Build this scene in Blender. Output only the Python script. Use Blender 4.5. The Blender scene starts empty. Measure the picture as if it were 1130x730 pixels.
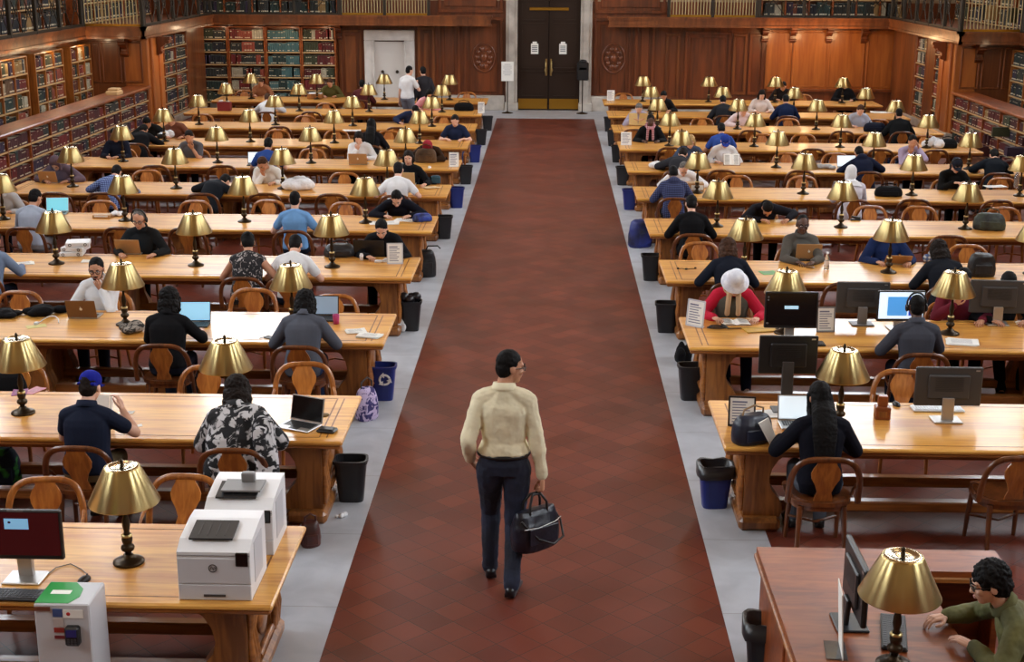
import bpy, bmesh, math, random
import numpy as np
from mathutils import Vector, Matrix
PI = math.pi
R = math.radians
rnd = random.Random(7)
SC = bpy.context.scene
COL = SC.collection
HC = 4.58                      # camera height (balcony)
TH, PS, RO, FPX = .267, -.0257, .005, 1526.0

# ---------------------------------------------------------------- camera
fw = Vector((math.sin(PS)*math.cos(TH), math.cos(PS)*math.cos(TH), -math.sin(TH)))
_rt = fw.cross(Vector((0, 0, 1))).normalized()
_up = _rt.cross(fw)
rt = _rt*math.cos(RO) + _up*math.sin(RO)
up = -_rt*math.sin(RO) + _up*math.cos(RO)
cd = bpy.data.cameras.new('camera')
cam = bpy.data.objects.new('camera', cd)
COL.objects.link(cam)
cd.sensor_width = 36
cd.lens = FPX/1130*36
cd.clip_end = 200
m3 = Matrix((rt, up, -fw)).transposed()
cam.matrix_world = Matrix.Translation((0, 0, HC)) @ m3.to_4x4()
SC.camera = cam
SC.view_settings.view_transform = 'Standard'
SC.view_settings.look = 'None'
SC.view_settings.gamma = 1
SC.view_settings.use_curve_mapping = False


def ray(px, py):
    return fw + rt*((px-565)/FPX) - up*((py-365)/FPX)


def uz(px, py, z):                         # where the sight line of a photo point meets height z
    d = ray(px, py)
    t = (z-HC)/d.z
    return Vector((t*d.x, t*d.y, z))


def uy(px, py, y):
    d = ray(px, py)
    t = y/d.y
    return Vector((t*d.x, y, HC+t*d.z))


def xat(px, y, z):                         # world x of photo column px at depth y and height z
    lo, hi = -30., 30.
    for _ in range(50):
        m = (lo+hi)/2
        v = Vector((m, y, z-HC))
        if 565 + FPX*v.dot(rt)/v.dot(fw) < px:
            lo = m
        else:
            hi = m
    return lo


def pj(x, y, z):
    v = Vector((x, y, z-HC))
    return 565 + FPX*v.dot(rt)/v.dot(fw), 365 - FPX*v.dot(up)/v.dot(fw)


# ---------------------------------------------------------------- materials
def srgb(r, g, b):
    f = lambda c: (c/12.92 if c <= .04045 else ((c+.055)/1.055)**2.4)
    return (f(r/255), f(g/255), f(b/255), 1)


MATS = {}


def mat(name, col, rough=.5, metal=0., coat=0., emit=None, es=0., spec=.5, trans=0., sub=0.):
    if name in MATS:
        return MATS[name]
    m = bpy.data.materials.new(name)
    m.use_nodes = True
    b = m.node_tree.nodes['Principled BSDF']
    b.inputs['Base Color'].default_value = col
    b.inputs['Roughness'].default_value = rough
    b.inputs['Metallic'].default_value = metal
    b.inputs['Coat Weight'].default_value = coat
    b.inputs['Coat Roughness'].default_value = .12
    b.inputs['Specular IOR Level'].default_value = spec
    b.inputs['Transmission Weight'].default_value = trans
    if emit:
        b.inputs['Emission Color'].default_value = emit
        b.inputs['Emission Strength'].default_value = es
    MATS[name] = m
    return m


def nodes(m):
    return m.node_tree.nodes, m.node_tree.links, m.node_tree.nodes['Principled BSDF']


def N(nt, kind, **kw):
    n = nt.nodes.new(kind)
    for k, v in kw.items():
        if k in n.inputs:
            n.inputs[k].default_value = v
        else:
            setattr(n, k, v)
    return n


def ramp(nt, pts):
    r = nt.nodes.new('ShaderNodeValToRGB')
    e = r.color_ramp.elements
    while len(e) < len(pts):
        e.new(.5)
    for i, (p, c) in enumerate(pts):
        e[i].position = p
        e[i].color = c
    return r


def wood(name, c1, c2, scale=(1.2, 14, 14), rough=.3, coat=.3, bump=.05, big=.5, seam=None):
    if name in MATS:
        return MATS[name]
    m = mat(name, c1, rough, coat=coat)
    nd, ln, b = nodes(m)
    nt = m.node_tree
    tc = N(nt, 'ShaderNodeTexCoord')
    mp = N(nt, 'ShaderNodeMapping')
    mp.inputs['Scale'].default_value = scale
    oi = N(nt, 'ShaderNodeObjectInfo')
    ln.new(tc.outputs['Object'], mp.inputs['Vector'])
    off = N(nt, 'ShaderNodeVectorMath', operation='ADD')
    mul = N(nt, 'ShaderNodeMath', operation='MULTIPLY')
    mul.inputs[1].default_value = 37
    ln.new(oi.outputs['Random'], mul.inputs[0])
    ln.new(mp.outputs[0], off.inputs[0])
    ln.new(mul.outputs[0], off.inputs[1])
    n1 = N(nt, 'ShaderNodeTexNoise')
    n1.inputs['Scale'].default_value = 2.2
    n1.inputs['Detail'].default_value = 6
    n1.inputs['Distortion'].default_value = .7
    ln.new(off.outputs[0], n1.inputs['Vector'])
    n2 = N(nt, 'ShaderNodeTexNoise')
    n2.inputs['Scale'].default_value = big
    n2.inputs['Detail'].default_value = 3
    ln.new(off.outputs[0], n2.inputs['Vector'])
    av = N(nt, 'ShaderNodeMath', operation='ADD')
    ln.new(n1.outputs[0], av.inputs[0])
    ln.new(n2.outputs[0], av.inputs[1])
    rp = ramp(nt, [(.75, c2), (1.25, c1)])
    hf = N(nt, 'ShaderNodeMath', operation='MULTIPLY')
    hf.inputs[1].default_value = 1.0
    sb = N(nt, 'ShaderNodeMath', operation='SUBTRACT')
    sb.inputs[1].default_value = .5
    ln.new(av.outputs[0], sb.inputs[0])
    rp.color_ramp.elements[0].position = .30
    rp.color_ramp.elements[1].position = .70
    ln.new(sb.outputs[0], rp.inputs[0])
    ln.new(rp.outputs[0], b.inputs['Base Color'])
    if bump:
        bp = N(nt, 'ShaderNodeBump')
        bp.inputs['Strength'].default_value = bump
        bp.inputs['Distance'].default_value = .01
        ln.new(n1.outputs[0], bp.inputs['Height'])
        ln.new(bp.outputs[0], b.inputs['Normal'])
    return m


def mottled(name, c1, c2, scale=6., rough=.5, bump=.0, coat=0., detail=5):
    if name in MATS:
        return MATS[name]
    m = mat(name, c1, rough, coat=coat)
    nd, ln, b = nodes(m)
    nt = m.node_tree
    tc = N(nt, 'ShaderNodeTexCoord')
    n1 = N(nt, 'ShaderNodeTexNoise')
    n1.inputs['Scale'].default_value = scale
    n1.inputs['Detail'].default_value = detail
    ln.new(tc.outputs['Object'], n1.inputs['Vector'])
    rp = ramp(nt, [(.35, c2), (.65, c1)])
    ln.new(n1.outputs[0], rp.inputs[0])
    ln.new(rp.outputs[0], b.inputs['Base Color'])
    if bump:
        bp = N(nt, 'ShaderNodeBump')
        bp.inputs['Strength'].default_value = bump
        bp.inputs['Distance'].default_value = .02
        ln.new(n1.outputs[0], bp.inputs['Height'])
        ln.new(bp.outputs[0], b.inputs['Normal'])
    return m


def fabric(r, g, b_, rough=.85):
    k = 'fabric_%d_%d_%d' % (r, g, b_)
    if k in MATS:
        return MATS[k]
    c = srgb(r, g, b_)
    dk = .62 if max(r, g, b_) < 70 else .85 if max(r, g, b_) < 130 else 1.
    c = tuple(x*dk for x in c[:3])+(1,)
    d = tuple(x*.82 for x in c[:3])+(1,)
    m = mottled(k, c, d, 5, rough, .35)
    m.node_tree.nodes['Principled BSDF'].inputs['Specular IOR Level'].default_value = .15
    return m


def pattern_fabric(name, ca, cb, scale=9., thr=.5):
    if name in MATS:
        return MATS[name]
    m = mat(name, ca, .85)
    nd, ln, b = nodes(m)
    nt = m.node_tree
    tc = N(nt, 'ShaderNodeTexCoord')
    n1 = N(nt, 'ShaderNodeTexNoise')
    n1.inputs['Scale'].default_value = scale
    n1.inputs['Detail'].default_value = 3
    n1.inputs['Distortion'].default_value = 1.2
    ln.new(tc.outputs['Object'], n1.inputs['Vector'])
    rp = ramp(nt, [(thr-.03, ca), (thr+.03, cb)])
    ln.new(n1.outputs[0], rp.inputs[0])
    ln.new(rp.outputs[0], b.inputs['Base Color'])
    return m


def plaid_fabric(name, ca, cb, cc, scale=70.):
    if name in MATS:
        return MATS[name]
    m = mat(name, ca, .85)
    nd, ln, b = nodes(m)
    nt = m.node_tree
    tc = N(nt, 'ShaderNodeTexCoord')
    w1 = N(nt, 'ShaderNodeTexWave', bands_direction='X')
    w2 = N(nt, 'ShaderNodeTexWave', bands_direction='Z')
    for w in (w1, w2):
        w.inputs['Scale'].default_value = scale/6.28
        ln.new(tc.outputs['Object'], w.inputs['Vector'])
    a = N(nt, 'ShaderNodeMath', operation='ADD')
    ln.new(w1.outputs[1], a.inputs[0])
    ln.new(w2.outputs[1], a.inputs[1])
    h = N(nt, 'ShaderNodeMath', operation='MULTIPLY')
    h.inputs[1].default_value = .5
    ln.new(a.outputs[0], h.inputs[0])
    rp = ramp(nt, [(.25, ca), (.55, cb), (.85, cc)])
    ln.new(h.outputs[0], rp.inputs[0])
    ln.new(rp.outputs[0], b.inputs['Base Color'])
    return m


# ---------------------------------------------------------------- mesh building
class MB:
    """collects shapes and builds them as ONE mesh"""

    def __init__(s):
        s.v, s.f, s.m, s.s = [], [], [], []

    def add(s, vs, fs, mi=0, smooth=False, M=None):
        o = len(s.v)
        if M is not None:
            vs = [M @ Vector(v) for v in vs]
        s.v += [tuple(v) for v in vs]
        for f in fs:
            s.f.append(tuple(o+i for i in f))
            s.m.append(mi)
            s.s.append(smooth)
        return s

    def box(s, c, d, mi=0, M=None, bev=0.):
        x, y, z = c
        a, b, h = d[0]/2, d[1]/2, d[2]/2
        if bev <= 0:
            vs = [(x+i*a, y+j*b, z+k*h) for k in (-1, 1) for j in (-1, 1) for i in (-1, 1)]
            fs = [(0, 2, 3, 1), (4, 5, 7, 6), (0, 1, 5, 4), (2, 6, 7, 3), (0, 4, 6, 2), (1, 3, 7, 5)]
            return s.add(vs, fs, mi, False, M)
        r = min(bev, a*.98, b*.98, h*.98)
        vs = []
        idx = {}
        for i in (-1, 1):
            for j in (-1, 1):
                for k in (-1, 1):
                    for ax in range(3):
                        p = [x+i*(a-r), y+j*(b-r), z+k*(h-r)]
                        p[ax] = (x+i*a, y+j*b, z+k*h)[ax]
                        idx[(i, j, k, ax)] = len(vs)
                        vs.append(tuple(p))
        fs = []
        for ax in range(3):
            o1, o2 = [q for q in range(3) if q != ax]
            for sg in (-1, 1):
                q = []
                for u, w in ((-1, -1), (1, -1), (1, 1), (-1, 1)):
                    t = [0, 0, 0]
                    t[ax], t[o1], t[o2] = sg, u, w
                    q.append(idx[(*t, ax)])
                if (sg == 1) == (ax == 1):
                    q.reverse()
                fs.append(tuple(q))
        for ax in range(3):                     # edges along ax
            o1, o2 = [q for q in range(3) if q != ax]
            for u in (-1, 1):
                for w in (-1, 1):
                    t0, t1 = [0, 0, 0], [0, 0, 0]
                    t0[ax], t1[ax] = -1, 1
                    t0[o1] = t1[o1] = u
                    t0[o2] = t1[o2] = w
                    q = [idx[(*t0, o1)], idx[(*t1, o1)], idx[(*t1, o2)], idx[(*t0, o2)]]
                    if (u*w == 1) == (ax != 1):
                        q.reverse()
                    fs.append(tuple(q))
        for i in (-1, 1):
            for j in (-1, 1):
                for k in (-1, 1):
                    q = [idx[(i, j, k, 0)], idx[(i, j, k, 1)], idx[(i, j, k, 2)]]
                    if i*j*k < 0:
                        q.reverse()
                    fs.append(tuple(q))
        return s.add(vs, fs, mi, False, M)

    def bar(s, p0, p1, w, h, mi=0, bev=0., upv=(0, 0, 1)):
        p0, p1 = Vector(p0), Vector(p1)
        d = p1-p0
        L = d.length
        z = d.normalized()
        u = Vector(upv)
        if abs(u.dot(z)) > .98:
            u = Vector((0, 1, 0))
        x = u.cross(z).normalized()
        y = z.cross(x)
        M = Matrix.Translation((p0+p1)/2) @ Matrix((x, y, z)).transposed().to_4x4()
        return s.box((0, 0, 0), (w, h, L), mi, M, bev)

    def tube(s, pts, rad, n=8, mi=0, caps=True, smooth=True, flat=1., upv=None):
        pts = [Vector(p) for p in pts]
        rs = rad if isinstance(rad, (list, tuple)) else [rad]*len(pts)
        rings = []
        prev = None
        for i, p in enumerate(pts):
            t = (pts[min(i+1, len(pts)-1)]-pts[max(i-1, 0)])
            t = t.normalized() if t.length > 1e-9 else Vector((0, 0, 1))
            if prev is None:
                u = Vector(upv) if upv is not None else (Vector((0, 0, 1)) if abs(t.z) < .9 else Vector((0, 1, 0)))
                a = u.cross(t).normalized()
            else:
                a = (prev - t*prev.dot(t)).normalized()
            prev = a
            b = t.cross(a)
            rings.append([p + a*math.cos(k/n*2*PI)*rs[i] + b*math.sin(k/n*2*PI)*rs[i]*flat for k in range(n)])
        vs = [v for r in rings for v in r]
        fs = []
        for i in range(len(rings)-1):
            for k in range(n):
                k2 = (k+1) % n
                fs.append((i*n+k, i*n+k2, (i+1)*n+k2, (i+1)*n+k))
        s.add(vs, fs, mi, smooth)
        if caps:
            s.add(rings[0], [tuple(reversed(range(n)))], mi)
            s.add(rings[-1], [tuple(range(n))], mi)
        return s

    def lathe(s, prof, n=24, mi=0, c=(0, 0, 0), smooth=True, M=None, sx=1., sy=1.):
        vs = []
        fs = []
        for r, z in prof:
            for k in range(n):
                a = k/n*2*PI
                vs.append((c[0]+r*sx*math.cos(a), c[1]+r*sy*math.sin(a), c[2]+z))
        for i in range(len(prof)-1):
            for k in range(n):
                k2 = (k+1) % n
                fs.append((i*n+k, i*n+k2, (i+1)*n+k2, (i+1)*n+k))
        return s.add(vs, fs, mi, smooth, M)

    def ell(s, c, r, mi=0, n=16, m=10, M=None, smooth=True):
        vs = [(c[0], c[1], c[2]-r[2])]
        for i in range(1, m):
            t = -PI/2+PI*i/m
            for k in range(n):
                a = k/n*2*PI
                vs.append((c[0]+r[0]*math.cos(t)*math.cos(a), c[1]+r[1]*math.cos(t)*math.sin(a), c[2]+r[2]*math.sin(t)))
        vs.append((c[0], c[1], c[2]+r[2]))
        fs = []
        for k in range(n):
            fs.append((0, 1+(k+1) % n, 1+k))
        for i in range(m-2):
            for k in range(n):
                k2 = (k+1) % n
                fs.append((1+i*n+k, 1+i*n+k2, 1+(i+1)*n+k2, 1+(i+1)*n+k))
        o = 1+(m-2)*n
        for k in range(n):
            fs.append((o+k, o+(k+1) % n, len(vs)-1))
        return s.add(vs, fs, mi, smooth, M)

    def prism(s, poly, axis, a, b, mi=0, smooth=False, M=None):
        """polygon extruded along an axis: poly in the two other axes (x,z for 'y', y,z for 'x', x,y for 'z')"""
        def P(u, w, t):
            return {'y': (u, t, w), 'x': (t, u, w), 'z': (u, w, t)}[axis]
        n = len(poly)
        area = sum(poly[i][0]*poly[(i+1) % n][1]-poly[(i+1) % n][0]*poly[i][1] for i in range(n))
        if (area < 0) != (axis == 'y'):
            poly = poly[::-1]
        vs = [P(u, w, a) for u, w in poly]+[P(u, w, b) for u, w in poly]
        fs = [tuple(reversed(range(n))), tuple(range(n, 2*n))]
        for i in range(n):
            j = (i+1) % n
            fs.append((i, j, n+j, n+i))
        s.add(vs, fs[:2], mi, False, M)
        return s.add(vs, fs[2:], mi, smooth, M)

    def mesh(s, name, mats):
        me = bpy.data.meshes.new(name)
        me.from_pydata(s.v, [], s.f)
        for m in (mats if isinstance(mats, (list, tuple)) else [mats]):
            me.materials.append(m)
        me.polygons.foreach_set('material_index', s.m)
        me.polygons.foreach_set('use_smooth', s.s)
        me.update()
        return me

    def build(s, name, mats, parent=None, loc=None, rz=0):
        return link(name, s.mesh(name, mats), parent, loc, rz)


def link(name, data, parent=None, loc=None, rz=0):
    o = bpy.data.objects.new(name, data)
    COL.objects.link(o)
    if parent:
        o.parent = parent
    if loc is not None:
        o.location = loc
    if rz:
        o.rotation_euler.z = rz
    return o


def tag(o, label=None, cat=None, group=None, kind=None):
    if label:
        o['label'] = label
    if cat:
        o['category'] = cat
    if group:
        o['group'] = group
    if kind:
        o['kind'] = kind
    return o


def empty(name, loc=(0, 0, 0), rz=0, label=None, cat=None, group=None):
    o = bpy.data.objects.new(name, None)
    COL.objects.link(o)
    o.location = loc
    o.rotation_euler.z = rz
    o.empty_display_size = .1
    return tag(o, label, cat, group)


KIDS = {}


def copy_tree(o, loc=None, rz=None, label=None, group=None, parent=None):
    c = o.copy()
    COL.objects.link(c)
    if parent is not None:
        c.parent = parent
    if loc is not None:
        c.location = loc
    if rz is not None:
        c.rotation_euler.z = rz
    if label:
        c['label'] = label
    if group:
        c['group'] = group
    for ch in list(o.children):
        copy_tree(ch, parent=c)
    return c


def struct(name, mb, m, **kw):
    o = mb.build(name, m, **kw)
    o['kind'] = 'structure'
    return o


ORD = ['zeroth', 'first', 'second', 'third', 'fourth', 'fifth', 'sixth', 'seventh', 'eighth', 'ninth', 'tenth', 'eleventh', 'twelfth']
XC = -.10                      # aisle centre
HW = 1.54                      # aisle centre to table ends
TL = 7.3                       # table length
TD = 1.22
ZT = .76
D0, PT = 7.594, 2.909


def yf(k):                     # front (camera side) edge of table row k
    return D0+PT*(k-1)


def yb(k):
    return yf(k)+TD
M_table = wood('table_oak', srgb(228, 170, 82), srgb(194, 128, 54), (1.0, 12, 12), .36, .24, .02)
M_tedge = wood('table_edge_oak', srgb(168, 106, 50), srgb(120, 70, 30), (1.0, 12, 12), .35, .3, .03)
M_carve = wood('carved_oak', srgb(160, 102, 48), srgb(104, 60, 25), (10, 10, 1.2), .4, .2, .06)
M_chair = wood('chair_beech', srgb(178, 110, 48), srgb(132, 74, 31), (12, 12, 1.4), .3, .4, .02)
M_chaird = wood('chair_beech_shaded', srgb(112, 62, 28), srgb(72, 37, 16), (12, 12, 1.4), .3, .4, .02)  # same chair wood with shade put into the colour
M_panel = wood('wall_panel_walnut', srgb(134, 74, 34), srgb(94, 48, 21), (3.5, 3.5, .35), .35, .25, .04)
M_paneld = wood('wall_panel_dark_walnut', srgb(122, 61, 27), srgb(84, 41, 18), (3.5, 3.5, .35), .35, .25, .04)
M_shelf = wood('bookcase_oak', srgb(160, 84, 34), srgb(110, 52, 20), (2, 6, 6), .4, .2, .03)
M_desk = wood('desk_cherry', srgb(150, 78, 36), srgb(108, 50, 22), (1.5, 9, 9), .38, .12, .02)
M_brass = mat('brushed_brass', srgb(196, 174, 120), .30, 1.0)
_nd, _ln, _b = nodes(M_brass)
_b.inputs['Anisotropic'].default_value = .92
_b.inputs['Anisotropic Rotation'].default_value = .25
_tg = N(M_brass.node_tree, 'ShaderNodeTangent', direction_type='RADIAL', axis='Z')
_ln.new(_tg.outputs[0], _b.inputs['Tangent'])
M_bars = mat('pale_brass_bars', srgb(190, 172, 130), .4, .7)
M_brassd = mat('old_brass', srgb(170, 128, 50), .35, 1.0)
M_bronze = mat('dark_bronze', srgb(58, 46, 32), .35, .8)
M_iron = mat('gallery_iron', srgb(52, 46, 38), .5, .5)
M_white = mat('white_plastic', srgb(226, 226, 228), .4)
M_offw = mat('grey_white_plastic', srgb(196, 196, 200), .45)
M_paper = mat('white_paper', srgb(236, 234, 228), .8)
M_black = mat('black_plastic', srgb(22, 22, 24), .4)
M_blackg = mat('black_gloss', srgb(10, 10, 12), .12)
M_dgrey = mat('dark_grey_plastic', srgb(58, 56, 56), .5)
M_mgrey = mat('mid_grey_plastic', srgb(120, 118, 118), .45)
M_silver = mat('aluminium', srgb(188, 186, 184), .35, .9)
M_key = mat('key_grey', srgb(70, 70, 74), .5)
M_ink = mat('printed_ink', srgb(60, 60, 66), .8)
M_inkb = mat('blue_ink', srgb(60, 80, 170), .8)
M_bin = mat('bin_black', srgb(26, 26, 30), .45)
M_binblue = mat('bin_blue', srgb(24, 40, 112), .4)
M_liner = mat('bin_liner', srgb(34, 34, 38), .3)
M_marb = mottled('door_marble', srgb(196, 188, 178), srgb(160, 152, 144), 2.5, .35)
M_strip = None
M_glass = mat('clear_plastic', srgb(235, 240, 245), .08, trans=.9, spec=.5)
M_lightwin = mat('window_daylight', (1, 1, 1, 1), .5, emit=(.84, .92, 1.0, 1), es=26)
M_plaster = mottled('upper_wall_stone', srgb(170, 150, 122), srgb(140, 120, 96), 1.2, .8)
M_dark = mat('shadow_gap', srgb(20, 15, 12), .8)


def tile_mat():
    m = mat('terracotta_tile', srgb(120, 56, 38), .34, spec=.3)
    nd, ln, b = nodes(m)
    nt = m.node_tree
    tc = N(nt, 'ShaderNodeTexCoord')
    mp = N(nt, 'ShaderNodeMapping')
    mp.inputs['Rotation'].default_value = (0, 0, R(45))
    ln.new(tc.outputs['Object'], mp.inputs['Vector'])
    br = N(nt, 'ShaderNodeTexBrick')
    br.offset = 0
    br.inputs['Scale'].default_value = 1
    br.inputs['Brick Width'].default_value = .225
    br.inputs['Row Height'].default_value = .225
    br.inputs['Mortar Size'].default_value = .004
    br.inputs['Mortar Smooth'].default_value = .3
    br.inputs['Color1'].default_value = srgb(116, 55, 39)
    br.inputs['Color2'].default_value = srgb(97, 44, 32)
    br.inputs['Mortar'].default_value = srgb(66, 36, 28)
    ln.new(mp.outputs[0], br.inputs['Vector'])
    n1 = N(nt, 'ShaderNodeTexNoise')
    n1.inputs['Scale'].default_value = 1.3
    n1.inputs['Detail'].default_value = 6
    ln.new(tc.outputs['Object'], n1.inputs['Vector'])
    mx = N(nt, 'ShaderNodeMix', data_type='RGBA', blend_type='MULTIPLY')
    mx.inputs['Factor'].default_value = .55
    rp = ramp(nt, [(.3, (.55, .5, .5, 1)), (.7, (1.1, 1.05, 1, 1))])
    ln.new(n1.outputs[0], rp.inputs[0])
    ln.new(br.outputs['Color'], mx.inputs[6])
    ln.new(rp.outputs[0], mx.inputs[7])
    ln.new(mx.outputs[2], b.inputs['Base Color'])
    r2 = ramp(nt, [(.3, (.36, .36, .36, 1)), (.7, (.46, .46, .46, 1))])
    ln.new(n1.outputs[0], r2.inputs[0])
    ln.new(r2.outputs[0], b.inputs['Roughness'])
    bp = N(nt, 'ShaderNodeBump', invert=True)
    bp.inputs['Strength'].default_value = .4
    bp.inputs['Distance'].default_value = .004
    ln.new(br.outputs['Fac'], bp.inputs['Height'])
    ln.new(bp.outputs[0], b.inputs['Normal'])
    return m


M_tile = tile_mat()


def strip_mat():
    m = mat('grey_marble_paving', srgb(150, 154, 162), .38)
    nd, ln, b = nodes(m)
    nt = m.node_tree
    tc = N(nt, 'ShaderNodeTexCoord')
    br = N(nt, 'ShaderNodeTexBrick')
    br.offset = 0
    br.inputs['Scale'].default_value = 1
    br.inputs['Brick Width'].default_value = 4.
    br.inputs['Row Height'].default_value = 1.3
    br.inputs['Mortar Size'].default_value = .004
    br.inputs['Color1'].default_value = srgb(186, 190, 197)
    br.inputs['Color2'].default_value = srgb(172, 175, 182)
    br.inputs['Mortar'].default_value = srgb(140, 138, 138)
    mp = N(nt, 'ShaderNodeMapping')
    mp.inputs['Location'].default_value = (2, 0, 0)
    ln.new(tc.outputs['Object'], mp.inputs['Vector'])
    ln.new(mp.outputs[0], br.inputs['Vector'])
    n1 = N(nt, 'ShaderNodeTexNoise')
    n1.inputs['Scale'].default_value = 3
    n1.inputs['Detail'].default_value = 7
    n1.inputs['Distortion'].default_value = .6
    ln.new(tc.outputs['Object'], n1.inputs['Vector'])
    rp = ramp(nt, [(.3, (.72, .72, .73, 1)), (.7, (1.05, 1.05, 1.05, 1))])
    ln.new(n1.outputs[0], rp.inputs[0])
    mx = N(nt, 'ShaderNodeMix', data_type='RGBA', blend_type='MULTIPLY')
    mx.inputs['Factor'].default_value = .7
    ln.new(br.outputs['Color'], mx.inputs[6])
    ln.new(rp.outputs[0], mx.inputs[7])
    ln.new(mx.outputs[2], b.inputs['Base Color'])
    return m


M_strip = strip_mat()
# ================================================================ the room
YE = 42.0                       # end wall
YP = 34.6                       # where the deep bays end and the narrower end bay begins
XL, XR = -10.55, 10.45          # narrow part of the side walls
XPL, XPR = -9.95, 9.90          # faces of the corner piers
XLA, XRA = -11.7, 11.6          # deep bays with the wall shelves
ZG0, ZG1 = 2.50, 2.77           # gallery slab
mb = MB()
mb.box((0, 19.5, -.1), (26, 48, .2))
struct('floor', mb, M_tile)
for nm, s in (('trim_1', -1), ('trim_2', 1)):
    mb = MB()
    a, b = XC+s*1.392, XC+s*1.92
    mb.box(((a+b)/2, 17.9, 0), (abs(b-a), 43.8, .008))
    struct(nm, mb, M_strip)
mb = MB()
mb.box((XC, 40.9, 0), (21.0, 2.2, .01))
struct('trim_3', mb, M_strip)

# shell
mb = MB()
mb.box((-5.5-1.0, YE+.15, 1.6), (10.9+.2, .3, 3.2))
mb.box((5.5+1.0, YE+.15, 1.6), (10.9+.2, .3, 3.2))
mb.box((0, YE+.15, 3.2+5.9), (24.2, .3, 11.8), 1)
struct('wall_end', mb, [M_paneld, M_plaster])
for nm, s, xn, xa in (('wall_left', -1, XL, XLA), ('wall_right', 1, XR, XRA)):
    mb = MB()
    mb.box((xn+s*.1, (YP+YE)/2, 1.25), (.2, YE-YP, 2.5))
    mb.box(((xn+s*.2+xa)/2, YP+.1, 1.25), (abs(xa-xn)-.2, .2, 2.5))
    mb.box((xa+s*.1, (YP-4)/2-.001, 1.25), (.2, YP+4, 2.5))
    mb.box((s*12.2, 19, 2.5+6.25), (.2, 46, 12.5), 1)
    struct(nm, mb, [M_panel, M_plaster])
mb = MB()
mb.box((0, -4.1, 7.5), (24.4, .2, 15))
struct('wall_back', mb, M_plaster)
mb = MB()
mb.box((0, 19, 15.1), (25, 47, .2))
for x in np.arange(-12, 12.1, 3.):
    mb.box((x, 19, 14.85), (.35, 46, .3))
for y in np.arange(-4, 42.1, 4.2):
    mb.box((0, y, 14.85), (24.4, .35, .3))
struct('ceiling', mb, mottled('ceiling_gilt', srgb(150, 112, 66), srgb(110, 78, 44), 1.5, .6))

# tall arched windows above the gallery: two in the end wall, a row along each side
def arch_poly(w, h, n=14):
    p = [(-w/2, 0), (w/2, 0)]
    for i in range(n+1):
        a = PI*i/n
        p.append((w/2*math.cos(a), h-w/2+w/2*math.sin(a)))
    return p


wn = 0
def window(loc, rz, w, h, es=1.):
    global wn
    wn += 1
    e = empty('window_%d' % wn, loc, rz)
    tag(e, kind='structure')
    g = MB().prism(arch_poly(w, h), 'y', -.02, .0)
    g.build('pane', M_lightwin, e)
    f = MB()
    ap = arch_poly(w+.3, h+.15)
    f.tube([(x, -.05, z) for x, z in ap]+[(ap[0][0], -.05, ap[0][1])], .14, 6, smooth=False)
    for i in (-.25, 0, .25):
        f.box((w*i, -.06, h/2-.2), (.09, .08, h*.93))
    for i in range(1, 6):
        f.box((0, -.06, h*i/6.6), (w, .08, .07))
    f.build('window_frame', M_bronze, e)
    return e


for x in (-9.3, 9.3):
    window((x, YE-.03, 7.0), 0, 3.4, 6.6)
for y in (3., 11., 19., 27., 35.):
    window((-12.07, y, 6.2), PI/2, 3.6, 7.2)
    window((12.07, y, 6.2), -PI/2, 3.6, 7.2)

# gallery: slab with a moulded wooden edge, railing
def gal_path(s, xn, xa):
    return [(s*11.35 if s < 0 else 11.3, -4), (s*11.35 if s < 0 else 11.3, YP-.45), (xn-s*.05, YP-.45), (xn-s*.05, YE-.75)]


gp = gal_path(-1, XPL, XLA)
gp2 = gal_path(1, XPR, XRA)
mb = MB()
outl = gp+[(-1.75, YE-.75), (-1.75, YE), (-12.1, YE), (-12.1, -4)]
mb.prism(outl, 'z', ZG0+.02, ZG1-.02)
outr = gp2+[(1.75, YE-.75), (1.75, YE), (12.1, YE), (12.1, -4)]
mb.prism(outr, 'z', ZG0+.02, ZG1-.02)
struct('gallery_slab', mb, M_paneld)
tn = 3
def edge_run(pts):
    global tn
    for (a, b) in zip(pts[:-1], pts[1:]):
        a, b = Vector((*a, 0)), Vector((*b, 0))
        m = MB()
        d = (b-a).normalized()
        for z, h, w in ((ZG0+.03, .06, .10), (ZG0+.13, .13, .06), (ZG1-.05, .05, .12), (ZG1, .05, .16)):
            m.bar(a-d*w/2+Vector((0, 0, z)), b+d*w/2+Vector((0, 0, z)), w, h)
        tn += 1
        struct('trim_%d' % tn, m, M_panel)


edge_run(gp+[(-1.75, YE-.75)])
edge_run(gp2+[(1.75, YE-.75)])


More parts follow.
